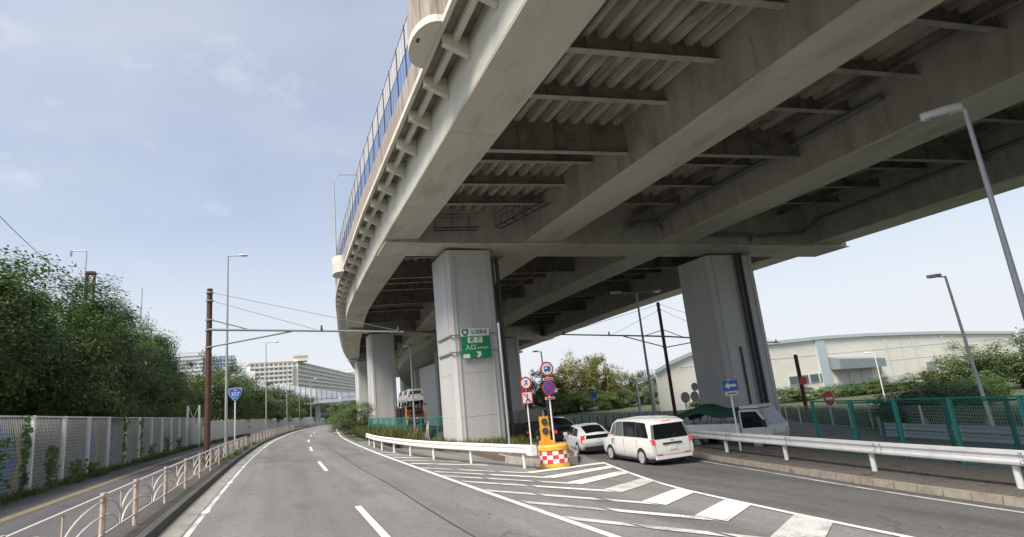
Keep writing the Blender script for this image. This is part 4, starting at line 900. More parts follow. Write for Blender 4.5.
disc(.31, -.07, -.045, zc, 'disc', 'sign_red', t); disc(.235, -.08, -.071, zc, 'disc_face', 'sign_white', t)
for pts in ([(-.08, .1), (.06, .12), (.02, .0), (.09, -.1)], [(.0, .02), (-.1, -.12)]): bar2([(x, zc+z) for x, z in pts], -.084, .05, 'pictogram', 'sign_blue', t)
MB().box(-.30, .30, -.07, -.045, 2.33, 2.95).build('square', 'sign_red', t, world=False); MB().box(-.235, .235, -.08, -.071, 2.395, 2.885).build('square_face', 'sign_white', t, world=False)
bar2([(0, 2.72), (0, 2.58), (-.1, 2.45)], -.086, .06, 'pictogram', 'sign_blue', t); bar2([(0, 2.58), (.1, 2.45)], -.086, .05, 'pictogram', 'sign_blue', t); disc(.045, -.09, -.082, 2.79, 'pictogram', 'sign_blue', t); bar2([(-.2, 2.86), (.2, 2.42)], -.094, .04, 'slash', 'sign_red', t)
t = sign_post('white sign post with large red-ringed disc above a blue no stopping disc', 12.5, 26, 4.0, g0, .045)
zc = 3.64+.36
disc(.36, -.08, -.055, zc, 'disc', 'sign_red', t); disc(.285, -.09, -.081, zc, 'disc_face', 'sign_white', t)
MB().box(-.17, .17, -.098, -.0905, zc-.10, zc+.12).build('pictogram', 'sign_blue', t, world=False); MB().box(-.13, .02, -.104, -.0985, zc+.0, zc+.07).build('pictogram', 'sign_white', t, world=False)
for x in (-.09, .1): disc(.04, -.098, -.0905, zc-.12, 'pictogram', 'sign_blue', t, 12, x)
MB().box(-.26, .26, -.07, -.05, zc-.56, zc-.44).build('plate', 'sign_white', t, world=False); MB().box(-.22, .22, -.078, -.0705, zc-.535, zc-.465).build('plate_band', 'sign_red', t, world=False)
zc = 2.74+.33
disc(.36, -.08, -.055, zc, 'disc', 'sign_red', t); disc(.30, -.09, -.081, zc, 'disc_face', 'sign_blue', t)
bar2([(-.2, zc+.2), (.2, zc-.2)], -.096, .07, 'cross', 'sign_red', t); bar2([(-.2, zc-.2), (.2, zc+.2)], -.099, .07, 'cross', 'sign_red', t)
MB().box(-.26, .26, -.07, -.05, zc-.56, zc-.44).build('plate', 'sign_white', t, world=False); MB().box(-.22, .22, -.078, -.0705, zc-.535, zc-.465).build('plate_band', 'sign_red', t, world=False)
t = thing('grey_post', 'plain grey pole beside the column, left of the red-ringed signs', 'pole', (10.75, 27.5, h(10.7)+.25)); MB().tube([(0, 0, 0), (0, 0, 6.6)], .055, 8).build('post', 'galv', t, world=False)
t = sign_post('blue one-way arrow sign on a white post behind the right guardrail', 18.85, 20.5, 3.1, .14, .04)
zc = 1.98-h(18.85)-.14
MB().box(-.42, .42, -.07, -.045, zc-.22, zc+.22).build('board', 'sign_blue', t, world=False)
MB().prism([(-.34, zc), (-.1, zc+.16), (-.1, zc+.06), (.32, zc+.06), (.32, zc-.06), (-.1, zc-.06), (-.1, zc-.16)], 'y', -.08, -.071).build('arrow', 'sign_white', t, world=False)
MB().box(-.33, .33, -.07, -.045, zc-.44, zc-.25).build('plate', 'sign_white', t, world=False); MB().box(-.26, .26, -.077, -.0705, zc-.38, zc-.31).build('plate_band', 'sign_back', t, world=False)
t = sign_post('red no entry disc with white bar by the short brown pole', 36.3, 30, 2.55, 0, .045); zc = .1-h(36.3)
disc(.5, -.08, -.055, zc, 'disc', 'sign_red', t); MB().box(-.36, .36, -.09, -.081, zc-.09, zc+.09).build('bar', 'sign_white', t, world=False)
t = sign_post('pair of grey round sign backs on one post left of the wide column', 23.85, 30, 2.75, 0, .045, m='galv')
zc = 1.33-h(23.85); disc(.34, -.08, -.05, zc, 'sign_back', 'sign_back', t); disc(.32, -.08, -.05, zc, 'sign_back', 'sign_back', t, cx=.74); disc(.26, -.08, -.05, zc+.58, 'sign_back', 'sign_back', t, cx=.86); MB().bar((-.2, 0, zc), (1.1, 0, zc), .05).build('cross_bar', 'galv', t, world=False)
t = sign_post('small blue square sign on a thin post in front of the yellow-green tree', 32.3, 56, 3.4, 0, .05, m='galv'); MB().box(-.35, .35, -.07, -.05, 2.9, 3.6).build('board', 'sign_blue', t, world=False)
t = thing('portal_frame', 'grey steel portal frame behind the double-headed lamp', 'frame', (54.4, 80, h(54.4)))
for x in (0, 2.9): MB().box(x-.15, x+.15, -.15, .15, 0, 5.1).build('leg', 'galv', t, world=False)
MB().box(-.3, 3.2, -.2, .2, 5.1, 5.5).build('beam', 'galv', t, world=False)

# ------------------------------------------------------------------ foliage
def leaf_mesh(name, P, N, size, m, rs, aspect=.55):
    """one small bent leaf (two triangles) per point"""
    n = len(P); N = N/np.linalg.norm(N, axis=1)[:, None]
    t = rs.normal(size=(n, 3)); t -= (t*N).sum(1)[:, None]*N; t /= np.linalg.norm(t, axis=1)[:, None]; b = np.cross(N, t)
    s = size*rs.uniform(.6, 1.35, n)[:, None]
    v = np.stack([P - t*s*.5, P + b*s*aspect*.5 + N*s*.08, P + t*s*.5, P - b*s*aspect*.5 + N*s*.08], 1).reshape(-1, 3)
    me = bpy.data.meshes.new(name); me.vertices.add(4*n); me.vertices.foreach_set('co', v.ravel())
    me.loops.add(4*n); me.loops.foreach_set('vertex_index', np.arange(4*n)); me.polygons.add(n); me.polygons.foreach_set('loop_start', np.arange(0, 4*n, 4))
    me.update(calc_edges=True); me.materials.append(M[m]); return me
def crown_pts(rs, n, rx, ry, rz, nclump, sig, sprigs=25, low=-.75):
    """clumped points in an uneven crown about (0,0,0); returns points and outward-ish normals"""
    C_ = []
    while len(C_) < nclump:
        d = rs.normal(size=3); d /= np.linalg.norm(d)
        if d[2] < low: continue
        lump = 1 + .16*math.sin(3*math.atan2(d[1], d[0])+rs.uniform(0, 1)) + .07*float(np.clip(rs.normal(), -1.5, 1.2))
        C_.append(d*np.array([rx, ry, rz])*lump*rs.uniform(.55, 1.0)**.6)
    C_ = np.array(C_); w_ = rs.uniform(.5, 1.6, nclump); idx = rs.choice(nclump, n, p=w_/w_.sum())
    sg = sig*rs.uniform(.6, 1.35, nclump)[idx][:, None]
    P = C_[idx] + np.clip(rs.normal(size=(n, 3)), -1.9, 1.9)*sg*np.array([1, 1, .72])
    N = P/np.array([rx, ry, rz])**1.3 + rs.normal(size=(n, 3))*.45 + np.array([0, 0, .9])
    if sprigs:
        extra = []; en = []
        for k in range(sprigs):
            c = C_[rs.integers(nclump)]; d = c/np.linalg.norm(c) + np.array([0, 0, .6]) + rs.normal(size=3)*.3; d /= np.linalg.norm(d); L = rs.uniform(.8, 1.9)*sig
            m_ = 22; q = rs.uniform(0, 1, m_)[:, None]; extra.append(c + d*sig*.2 + d*q*L*1.1 + rs.normal(size=(m_, 3))*.13*(1.2-q)); en.append(rs.normal(size=(m_, 3)) + np.array([0, 0, .5]))
        P = np.concatenate([P]+extra); N = np.concatenate([N]+en)
    return P, N
def tree(label, u, v, H, rx, ry, m, crown_me, base_z=None, trunk_h=.35, name='tree', group='trees', tr=.2, cz=.58, rz=0, crz=None):
    z = h(u)-.05 if base_z is None else base_z
    t = thing(name, label, 'tree', (u, v, z), 0, group)
    mb = MB(); rr_ = random.Random(int(u*13+v*7)); top = H*.72
    pts = [(0, 0, -.1), (rr_.uniform(-.1, .1), rr_.uniform(-.1, .1), top*.3), (rr_.uniform(-.3, .3), rr_.uniform(-.3, .3), top*.65), (rr_.uniform(-.4, .4), rr_.uniform(-.4, .4), top)]
    mb.tube(pts, [tr*1.3, tr, tr*.65, tr*.25], 8)
    for k in range(6):
        a = rr_.uniform(0, 6.28); z0_ = top*rr_.uniform(.3, .75); p0 = Vector(pts[1]).lerp(Vector(pts[2]), .5); p0.z = z0_; e = Vector((math.cos(a)*rx*.65, math.sin(a)*ry*.65, z0_+H*.2))
        mb.tube([p0, p0.lerp(e, .5)+Vector((0, 0, .25)), e], [tr*.45, tr*.3, tr*.1], 6)
    mb.build('trunk', 'bark', t, world=False, smooth=True)
    o = inst(crown_me, 'crown', t, (0, 0, H*cz), rz, world=False, scale=(rx, ry, (crz or H*(1-cz)*.96)))
    return t
rs = np.random.default_rng(11)
def mk_crown(seed, n, leafsize, m, nclump=75, sig=.17, asp=.55, sprigs=25, ref=5.0, low=-.75):
    r_ = np.random.default_rng(seed); P, N = crown_pts(r_, n, 1, 1, 1, nclump, sig, sprigs, low); return leaf_mesh('crown', P, N, leafsize/ref, m, r_, asp)
crA = [mk_crown(s, 40000, .215, 'leaf_dark', 80, .12, sprigs=16) for s in (1, 2, 3)]
crL = mk_crown(31, 36000, .22, 'leaf_mid', 75, .12, sprigs=16)
crB = [mk_crown(s, 12000, .34, 'leaf_mid', 80, .14) for s in (4, 5)]
crY = [mk_crown(s, 9000, .42, 'leaf_yel', 70, .13, sprigs=30, ref=5, low=-.95) for s in (6, 7)]
crF = [mk_crown(s, 2600, .8, 'leaf_far', 45, .18, sprigs=8) for s in (8, 9)]
crS = [mk_crown(s, 7000, .17, 'leaf_mid', 70, .15, ref=2.0, low=-1, sprigs=12) for s in (12, 13)]
near = [(-15.5, 33.5, 14.0, 5.2), (-13.6, 40.5, 13.4, 4.6), (-16.2, 45.5, 15.6, 5.2), (-13.8, 49.5, 13.0, 4.4), (-15.6, 55.5, 15.2, 5.0), (-13.4, 60.5, 12.4, 4.4), (-15.8, 66.5, 15.4, 5.0), (-14.4, 74, 15.8, 4.6), (-13.6, 81, 12.6, 4.6), (-14.4, 89, 12.0, 4.8)]
nl = ['dark green tree at the left edge of the picture behind the mural fence', 'dense tree behind the wire fence, second from the left edge', 'tall dark tree peaking at the upper left, third from the left edge', 'lower bushy tree in front, behind the first white fence posts',
      'tall tree just left of the rusty lattice pole', 'low dark tree directly below the rusty lattice pole', 'tree with pale shoots just right of the rusty lattice pole', 'feathery topped tree right of the lattice pole, last tall one', 'shorter dark tree sloping down toward the gate', 'lower tree above the white gate posts']
for i, ((u, v, H, r_), lab) in enumerate(zip(near, nl)):
    H *= .88
    tree(lab, u, v, H, r_, r_*1.05, 'leaf_dark', crL if i in (3, 6, 8) else crA[i % 3], tr=.28, cz=.52, rz=i*1.9, group='trees behind the left fence', crz=H*.42)
fl = ['mid green tree behind the fence, left of the brown pole', 'mid green tree right behind the brown pole', 'rounded tree behind the blue shield sign', 'rounded tree between the shield sign and the second street lamp', 'green tree below the glass-walled overpass, by the second lamp', 'small tree mass under the overpass left end', 'small tree under the overpass centre', 'yellowish tree where the white fence fades out', 'last small tree at the end of the left fence']
for i, (v, uo, H, r_) in enumerate(((98, -14, 12.0, 5.4), (111, -13.5, 12.4, 5.6), (125, -14.0, 12.8, 6), (141, -14.0, 12.8, 6.4), (160, -13, 12.4, 7), (182, -14.0, 12.2, 7.6), (205, -15, 12, 8), (232, -17, 12, 8.5), (262, -19, 11.5, 9))):
    u = uo+sh(v); tree(fl[i], u, v, H, r_, r_, 'leaf_mid', crB[i % 2], tr=.25, cz=.5, rz=i*2.3, group='trees behind the left fence', crz=H*.44)
crI = mk_crown(21, 15000, .13, 'leaf_dark', 80, .15, ref=2.5, low=-1, sprigs=15)
crW = [mk_crown(s, 6000, .2, 'weed', 70, .15, ref=2.0, low=-1, sprigs=12) for s in (15, 16)]
for i, (u, v, H, lab) in enumerate(((2, 283, 11, 'tree under the overpass, right of the last fence tree'), (12, 288, 11, 'tree under the overpass at the end of the road'), (22, 292, 11.5, 'tree closing the road bend under the overpass'), (33, 292, 12, 'tree behind the small island tree'), (44, 290, 12, 'far tree beside the second pier'))): tree(lab, u, v, H, 7.5, 7, 'leaf_mid', crB[i % 2], tr=.25, cz=.5, rz=i*1.1, group='trees under the far overpass', crz=H*.45)
# yellow-green trees behind the cars, right-hand trees and shrubs
yt = [(58, 121, 10.5, 4.6, 'left half of the yellow-green trees behind the white cars'), (64.5, 119, 13.6, 5.0, 'tallest yellow-green tree behind the white cars'), (71, 121, 12.8, 4.8, 'second tall yellow-green tree behind the white cars'), (77, 122, 9.5, 4.6, 'lower yellow-green tree next to the portal frame')]
for i, (u, v, H, r_, lab) in enumerate(yt): tree(lab, u, v, H, r_, r_, 'leaf_yel', crY[i % 2], tr=.16, cz=.48, rz=i*1.3, group='yellow-green trees', crz=H*.47)
for i, (u, lab) in enumerate(((55, 'green bush at the foot of the yellow-green trees, left end'), (61, 'green bush under the tallest yellow-green tree'), (67, 'green bush under the second yellow-green tree'), (73, 'green bush at the foot of the yellow-green trees, right end'))): tree(lab, u, 112+(i % 2)*2, 4.6, 4.4, 3.2, 'leaf_mid', crS[i % 2], tr=.1, cz=.42, rz=i*2.2, group='roadside bushes', crz=2.3, name='bush')
for i, (u, v, H, r_, lab) in enumerate(((52, 118, 6.4, 4.6, 'dark bush left of the yellow-green trees'), (83, 118, 7.4, 4.4, 'dark green bush right of the portal frame'), (37.5, 43, 2.9, 2.0, 'green bush at the foot of the wide column'), (40.0, 43.5, 3.0, 2.2, 'bush between the wide column and the short brown pole'))):
    tree(lab, u, v, H, r_, r_, 'leaf_mid', crS[i % 2], tr=.12, cz=.5, rz=i, group='roadside bushes', crz=H*.55, name='bush')
for i, (u, v, H, r_, lab) in enumerate(((78.5, 45, 5.2, 4.2, 'spreading green tree at the right in front of the warehouse, left part'), (86, 43, 6.0, 5.2, 'spreading green tree at the right edge before the warehouse'), (88, 38, 5.6, 5, 'tree cut by the right edge of the picture'))):
    tree(lab, u, v, H, r_, r_*.9, 'leaf_mid', crB[i % 2], tr=.2, cz=.5, rz=i*2, group='trees before the warehouse', crz=H*.55)
for i in range(11):
    u = 33.5+i*2.9; v = 22.5+i*1.2 + (i % 2)*1.1
    tree(['shrub behind the white mesh fence, %s of the row' % q for q in ('first from the right edge', 'second from the right edge', 'third from the right edge', 'fourth from the right edge', 'fifth from the right edge', 'sixth', 'seventh', 'eighth', 'ninth', 'tenth', 'last at the left end')][i], u, v, 1.9+.5*((i*7) % 3)/2, 1.9, 1.7, 'leaf_mid', crW[i % 2], tr=.06, cz=.45, rz=i*1.7, group='shrubs behind the white mesh fence', crz=1.2, name='shrub')
hl = ['first', 'second', 'third', 'fourth', 'fifth', 'sixth', 'seventh', 'eighth', 'ninth', 'tenth', 'eleventh', 'twelfth', 'thirteenth', 'fourteenth']
for i in range(14):
    u = 61+i*5.2; tree('hedge bush along the warehouse wall, %s from its left end' % hl[i], u, 71-(i % 3)*1.2-i*.9, 1.9+.7*((i*5) % 4)/3, 3.4, 2.4, 'leaf_mid', crW[i % 2] if i % 3 else crS[i % 2], tr=.1, cz=.42, rz=i*1.3, group='hedge along the warehouse', crz=1.15, name='bush')
tree('small round tree on the island beside the bend of the road', 9.3, 76, 4.5, 2.5, 2.5, 'leaf_dark', crI, tr=.1, cz=.5, group='roadside bushes', crz=2.0, base_z=h(9)+.2)
tree('dark bush at the tip of the island by the road bend', 9.3, 88, 3.6, 2.4, 2.2, 'leaf_dark', crI, tr=.1, cz=.5, group='roadside bushes', crz=1.9, base_z=h(9)+.2)

# grass and weeds
def blades(name, pts, hgt, wd, m, seed, spread=.5):
    r_ = np.random.default_rng(seed); P = np.array(pts); n = len(P); a = r_.uniform(0, 2*math.pi, n); d = np.stack([np.cos(a), np.sin(a), np.zeros(n)], 1); hh = hgt*r_.uniform(.4, 1.3, n)[:, None]
    lean = r_.normal(size=(n, 3))*spread; lean[:, 2] = 1; tip = P + lean*hh; w_ = wd*r_.uniform(.6, 1.4, n)[:, None]
    v = np.stack([P - d*w_, P + d*w_, P + lean*hh*.55 + d*w_*.8, tip], 1).reshape(-1, 3)
    me = bpy.data.meshes.new(name); me.vertices.add(4*n); me.vertices.foreach_set('co', v.ravel()); me.loops.add(4*n); me.loops.foreach_set('vertex_index', np.arange(4*n)); me.polygons.add(n); me.polygons.foreach_set('loop_start', np.arange(0, 4*n, 4)); me.update(calc_edges=True); me.materials.append(M[m])
    o = bpy.data.objects.new(name, me); COL.objects.link(o); return o
r_ = np.random.default_rng(5)
def scatter(n, fu0, fu1, v0, v1, dz, clump=None, p=1.0):
    out_ = []
    cl_ = [(r_.uniform(v0, v1), r_.uniform(0, 1)) for _ in range(clump)] if clump else None
    while len(out_) < n:
        if cl_: c = cl_[r_.integers(clump)]; v = c[0]+r_.normal()*.6; q = min(1, max(0, c[1]+r_.normal()*.18))
        else: v = v0+(v1-v0)*r_.uniform()**p; q = r_.uniform()
        u = lerp(fu0(v), fu1(v), q); out_.append((u, v, h(u)+dz))
    return out_
tag(blades('grass', scatter(9000, lambda v: FU(v)-.1, lambda v: FU(v)+.55, 14, 110, SW, 150), .32, .022, 'weed', 1), 'green weeds along the foot of the left wire fence', 'weeds', kind='stuff')
tag(blades('grass', scatter(15000, lambda v: 7.7+sh(v), lambda v: 10.4+sh(v), 44, 84, .24, 130), 1.0, .03, 'grass', 2), 'tall dry grass on the island by the road bend', 'grass', kind='stuff')
tag(blades('grass', scatter(4200, lambda v: 9.6+sh(v)*0, lambda v: 15.5, 34.5, 46, .24, 70), .45, .022, 'grass', 3), 'weeds round the foot of the grey column', 'grass', kind='stuff')
tag(blades('grass', scatter(1500, lambda v: -3.7+sh(v), lambda v: -2.95+sh(v), 36, 66, SW, 10), .3, .018, 'weed', 4), 'weed tufts growing beside the left kerb', 'weeds', kind='stuff')
tag(blades('grass', scatter(9000, lambda v: 30.5+.42*(v-15), lambda v: 37+.42*(v-15), 5, 48, -.05, 220), .8, .035, 'weed', 6), 'green undergrowth behind the white mesh fence', 'undergrowth', kind='stuff')
# vines hanging on the wire fence
P = []; Nn = []
for (vc, zt, w_, n_) in ((25.5, 2.2, .4, 70), (27.6, 2.9, .16, 120), (30.4, 1.7, .35, 150), (33.6, .9, .5, 80), (36.0, .7, .5, 60), (42.2, 2.9, .14, 60), (46.3, 2.9, .2, 90), (49.5, 1.0, .4, 60), (55, 1.4, .5, 90), (60, 1.2, .6, 90)):
    for k in range(n_): v = vc+r_.normal()*w_; u = FU(v)+.02+abs(r_.normal())*.07; P.append((u, v, h(u)+SW+zt*r_.uniform(.05, 1)**.8)); Nn.append((1+r_.normal()*.4, -1+r_.normal()*.5, .5+r_.normal()*.4))
o = bpy.data.objects.new('vine', leaf_mesh('vine', np.array(P), np.array(Nn), .17, 'weed', r_, .8)); COL.objects.link(o); tag(o, 'green vines climbing the near left wire fence', 'vine', kind='stuff')

# ------------------------------------------------------------------ vehicles
def wheel_set(t, xs, yo, r, wdt=.21, spokes=10):
    for x in xs:
        for s in (1, -1):
            n = 24; ty = MB().tube([(x, s*(yo-wdt), r), (x, s*(yo-.012), r), (x, s*yo, r)], [r, r, r*.94], n).build('wheel', 'tyre', t, world=False, smooth=True)
            rm = MB(); rm.tube([(x, s*(yo+.001), r), (x, s*(yo+.006), r)], r*.66, n); rb = rm.build('rim', 'rim_dark', ty, world=False)
            sp_ = MB(); sp_.tube([(x, s*(yo+.006), r), (x, s*(yo+.02), r)], r*.16, 12)
            for k in range(spokes): a = 2*math.pi*k/spokes; sp_.bar((x, s*(yo+.012), r), (x+math.cos(a)*r*.64, s*(yo+.012), r+math.sin(a)*r*.64), .05 if spokes < 8 else .032, .02, up=(0, 1, 0))
            nn = 24
            for k in range(nn): a = 2*math.pi*k/nn; b = 2*math.pi*(k+1)/nn; sp_.bar((x+math.cos(a)*r*.64, s*(yo+.01), r+math.sin(a)*r*.64), (x+math.cos(b)*r*.64, s*(yo+.01), r+math.sin(b)*r*.64), .03, .02, up=(0, 1, 0))
            sp_.build('rim', 'rim', ty, world=False)
def make_car(name, label, cat, loc, rz, st, W, paint, wheels, wr, wins, rearwin, lights, group='queueing vehicles', roofwin=None, plate=None, glass='car_glass', extra=None, windscreen=None):
    """st: stations (x, zbot, zbelt, zroof, roof inset, dx of the seven points)"""
    t = thing(name, label, cat, loc, rz, group); hw = W/2; rows = [[] for _ in range(8)]
    for s in st:
        x, zb_, zl, zr, ins = s[:5]; dx = s[5] if len(s) > 5 else [0]*8; k = s[6] if len(s) > 6 else 1.0
        prof = [(hw*.90, zb_), (hw*.985, zb_+.10), (hw*1.0, lerp(zb_, zl, .45)), (hw*.995, lerp(zb_, zl, .8)), (hw*.975, zl), (hw-ins, zr-.06), (hw-ins-.10, zr-.005), (0, zr+.025)]
        for j, (y, z) in enumerate(prof): rows[j].append((x+dx[j], y*k, z))
    mb = MB(); n = len(st)
    idx = {}
    for sgn in (1, -1):
        for j in range(8):
            for i in range(n):
                if j == 7 and sgn == -1: idx[(sgn, j, i)] = idx[(1, j, i)]; continue
                x, y, z = rows[j][i]; idx[(sgn, j, i)] = len(mb.v); mb.v.append((x, y*sgn, z))
        for j in range(7):
            for i in range(n-1): mb.f.append((idx[(sgn, j, i)], idx[(sgn, j, i+1)], idx[(sgn, j+1, i+1)], idx[(sgn, j+1, i)]))
    for i in (0, n-1):
        for j in range(7):
            q = [idx[(1, j, i)], idx[(1, j+1, i)], idx[(-1, j+1, i)], idx[(-1, j, i)]]; mb.f.append(tuple(dict.fromkeys(q)))
    for i in range(n-1): mb.f.append((idx[(1, 0, i)], idx[(-1, 0, i)], idx[(-1, 0, i+1)], idx[(1, 0, i+1)]))
    bo = mb.build('body', paint, t, world=False, smooth=True)
    def at(j, x):
        r = rows[j]
        for i in range(n-1):
            if r[i][0] <= x <= r[i+1][0]:
                q = (x-r[i][0])/(r[i+1][0]-r[i][0]); return Vector(r[i]).lerp(Vector(r[i+1]), q)
        return Vector(r[0] if x < r[0][0] else r[-1])
    def patch(j0, j1, x0a, x0b, x1a, x1b, t0, t1, s, name, m, off=.012, nn=6):
        """side patch between rows j0 and j1; x ranges given at bottom (a) and top (b)"""
        mb = MB()
        for i in range(nn+1):
            q = i/nn
            for tt, xa, xb in ((t0, x0a, x1a), (t1, x0b, x1b)):
                x = lerp(xa, xb, q); p = at(j0, x).lerp(at(j1, x), tt); p.x = x; mb.v.append((p.x, (p.y+off)*s, p.z))
        for i in range(nn): mb.f.append((2*i, 2*i+2, 2*i+3, 2*i+1))
        return mb.build(name, m, t, world=False)
    for (a0, a1, b0, b1, mm) in wins:      # bottom x0, top x0, bottom x1, top x1
        for s in (1, -1): patch(4, 5, a0, a1, b0, b1, .10, .93, s, 'side_window', mm)
    # wheel arches as dark liners, then wheels
    for x in wheels:
        for s in (1, -1):
            mb = MB(); R_ = wr*1.17; nn = 18; zc = wr
            y = hw*1.0+.006
            ring_ = [(x+math.cos(a)*R_, y*s, zc+math.sin(a)*R_) for a in [math.pi*k/nn - 0.0 for k in range(nn+1)]]
            zb0 = .20; pl_ = [(x-R_, y*s, zb0)] + ring_[::-1] + [(x+R_, y*s, zb0)]
            mb.add(pl_, [tuple(range(len(pl_)))]); mb.build('wheel_arch', 'black', t, world=False)
    wheel_set(t, wheels, hw+.012, wr)
    for (j0, j1, t0, t1, yw0, yw1, nm, m_, off) in rearwin:
        a = Vector(rows[j0][0]).lerp(Vector(rows[j0+1][0]), t0); b = Vector(rows[j1][0]).lerp(Vector(rows[j1+1][0]), t1)
        MB().hexa([(a.x-off, -yw0, a.z), (a.x-off, yw0, a.z), (a.x+.02, yw0, a.z), (a.x+.02, -yw0, a.z)], [(b.x-off, -yw1, b.z), (b.x-off, yw1, b.z), (b.x+.02, yw1, b.z), (b.x+.02, -yw1, b.z)]).build(nm, m_, t, world=False)
    for (x0, x1, y0, y1, z0_, z1_, m_, nm) in lights:
        for s in (1, -1): MB().box(x0, x1, min(y0*s, y1*s), max(y0*s, y1*s), z0_, z1_).build(nm, m_, t, world=False)
    if roofwin:
        x0, x1, w0, w1 = roofwin; a = at(7, x0); b = at(7, x1); a6 = at(6, x0); b6 = at(6, x1)
        mb = MB(); mb.add([(x0, -w0, a6.z+.016), (x0, 0, a.z+.016), (x0, w0, a6.z+.016), (x1, w1, b6.z+.016), (x1, 0, b.z+.016), (x1, -w1, b6.z+.016)], [(0, 1, 4, 5), (1, 2, 3, 4)]); mb.build('rear_window', glass, t, world=False)
    if windscreen:
        x0, x1, w0, w1, wm = windscreen; a = at(7, x0); b = at(7, x1); a6 = at(6, x0); b6 = at(6, x1)
        mb = MB(); mb.add([(x0, -w0, a6.z+.016), (x0, 0, a.z+.016), (x0, w0, a6.z+.016), (x1, w1, b6.z+.016), (x1, 0, b.z+.016), (x1, -w1, b6.z+.016)], [(0, 1, 4, 5), (1, 2, 3, 4)]); mb.build('windscreen', wm, t, world=False)
    if plate:
        x, z = plate; MB().box(x-.012, x, -.17, .17, z, z+.165).build('number_plate', 'plate', t, world=False)
    for s in (1, -1):
        if extra and 'mirror' in extra: x, z = extra['mirror']; MB().box(x-.06, x+.07, min(s*(hw-.02), s*(hw+.19)), max(s*(hw-.02), s*(hw+.19)), z, z+.17).build('wing_mirror', paint, t, world=False)
    return t
# local +X forward; heading measured clockwise from +Y
def head(deg): return rad(90-deg)
van_st = [(-2.34, .34, 1.02, 1.66, .16, [.02, -.02, -.02, 0, .0, .17, .23, .25]), (-2.28, .30, 1.02, 1.70, .14, [.02, 0, 0, 0, .0, .17, .23, .25]), (-1.75, .26, 1.03, 1.78, .11), (-.9, .25, 1.03, 1.82, .10), (0.2, .25, 1.03, 1.82, .10), (.8, .25, 1.02, 1.78, .11), (1.15, .25, 1.01, 1.66, .13), (1.72, .26, .99, 1.13, .14), (2.1, .28, .86, .98, .16), (2.32, .32, .62, .74, .2, [0]*8, .9), (2.36, .36, .58, .68, .24, [0]*8, .84)]
zr = h(14.6)+.006
van = make_car('minivan', 'white minivan seen from behind with lit brake lights, nearest in the queue', 'minivan', (14.72, 21.75, zr), head(6), van_st, 1.84, 'car_white', (-1.43, 1.43), .325,
    [(-2.12, -1.86, -1.12, -1.12, 'car_glass'), (-1.10, -1.10, .04, .04, 'car_glass'), (.08, .08, .86, .74, 'car_glass_clear'), (.92, .80, 1.45, 1.02, 'car_glass_clear')],
    [(4, 4, .02, .98, .755, .66, 'rear_window', 'car_glass', .012)],
    [(-2.36, -2.24, .79, .905, .84, 1.03, 'taillit', 'tail_lamp'), (-2.30, -2.24, .80, .87, 1.032, 1.14, 'tail', 'tail_lamp_cover'), (-2.375, -2.33, .5, .74, .42, .46, 'tail', 'reflector'), (-.45, -.25, .855, .872, .86, .90, 'sign_back', 'door_handle'), (.25, .45, .855, .872, .86, .90, 'sign_back', 'door_handle')],
    plate=(-2.372, .60), extra={'mirror': (1.05, .98)}, windscreen=(1.68, 1.2, .66, .6, 'windscreen'))
for s in (1, -1):
    MB().hexa([(-2.352, s*.765, 1.06), (-2.352, s*.885, 1.06), (-2.30, s*.885, 1.06), (-2.30, s*.765, 1.06)], [(-2.18, s*.672, 1.58), (-2.18, s*.765, 1.58), (-2.13, s*.765, 1.58), (-2.13, s*.672, 1.58)]).build('tinted_corner', 'tint', van, world=False)
MB().box(-2.385, -2.335, -.42, .42, .815, .875).build('garnish', 'black', van, world=False)
MB().box(-2.1, -2.0, -.2, .2, 1.665, 1.70).build('high_brake_lamp', 'taillit', van, world=False)
for s in (1, -1):
    for x in (-1.1, .06, .92): MB().box(x-.008, x+.008, min(s*.9, s*.926), max(s*.9, s*.926), .42, 1.0).build('door_seam', 'sign_back', van, world=False)
for (y0, y1, z0_, z1_) in ((-.76, .76, .415, .43), (-.775, -.76, .43, 1.0), (.76, .775, .43, 1.0)): MB().box(-2.367, -2.34, y0, y1, z0_, z1_).build('tailgate_seam', 'sign_back', van, world=False)
MB().box(-2.40, -2.30, -.80, .80, .27, .40).build('rear_bumper', 'car_white', van, world=False); MB().box(-2.2, 2.1, -.86, .86, .17, .25).build('sill', 'black', van, world=False)
MB().box(-2.365, -2.34, -.07, .07, .965, .99).build('badge', 'rim', van, world=False); MB().tube([(-2.35, 0, 1.07), (-2.32, -.25, 1.20)], .014, 6).build('rear_wiper', 'black', van, world=False)
for s in (1, -1): MB().box(-1.98, -.4, min(s*.862, s*.878), max(s*.862, s*.878), .935, .955).build('slide_rail', 'sign_back', van, world=False)
pr_st = [(-2.26, .42, .82, .98, .22, [0.06, .02, .0, 0, .04, .06, .06, .06], .93), (-2.12, .30, .86, 1.04, .20, [0]*8, .97), (-1.6, .22, .88, 1.20, .23), (-.95, .20, .89, 1.37, .22), (-.2, .19, .89, 1.45, .20), (.35, .19, .88, 1.43, .20), (.9, .2, .86, 1.22, .22), (1.45, .2, .82, .93, .20), (2.0, .24, .66, .74, .22, [0]*8, .95), (2.27, .32, .5, .58, .3, [0]*8, .8)]
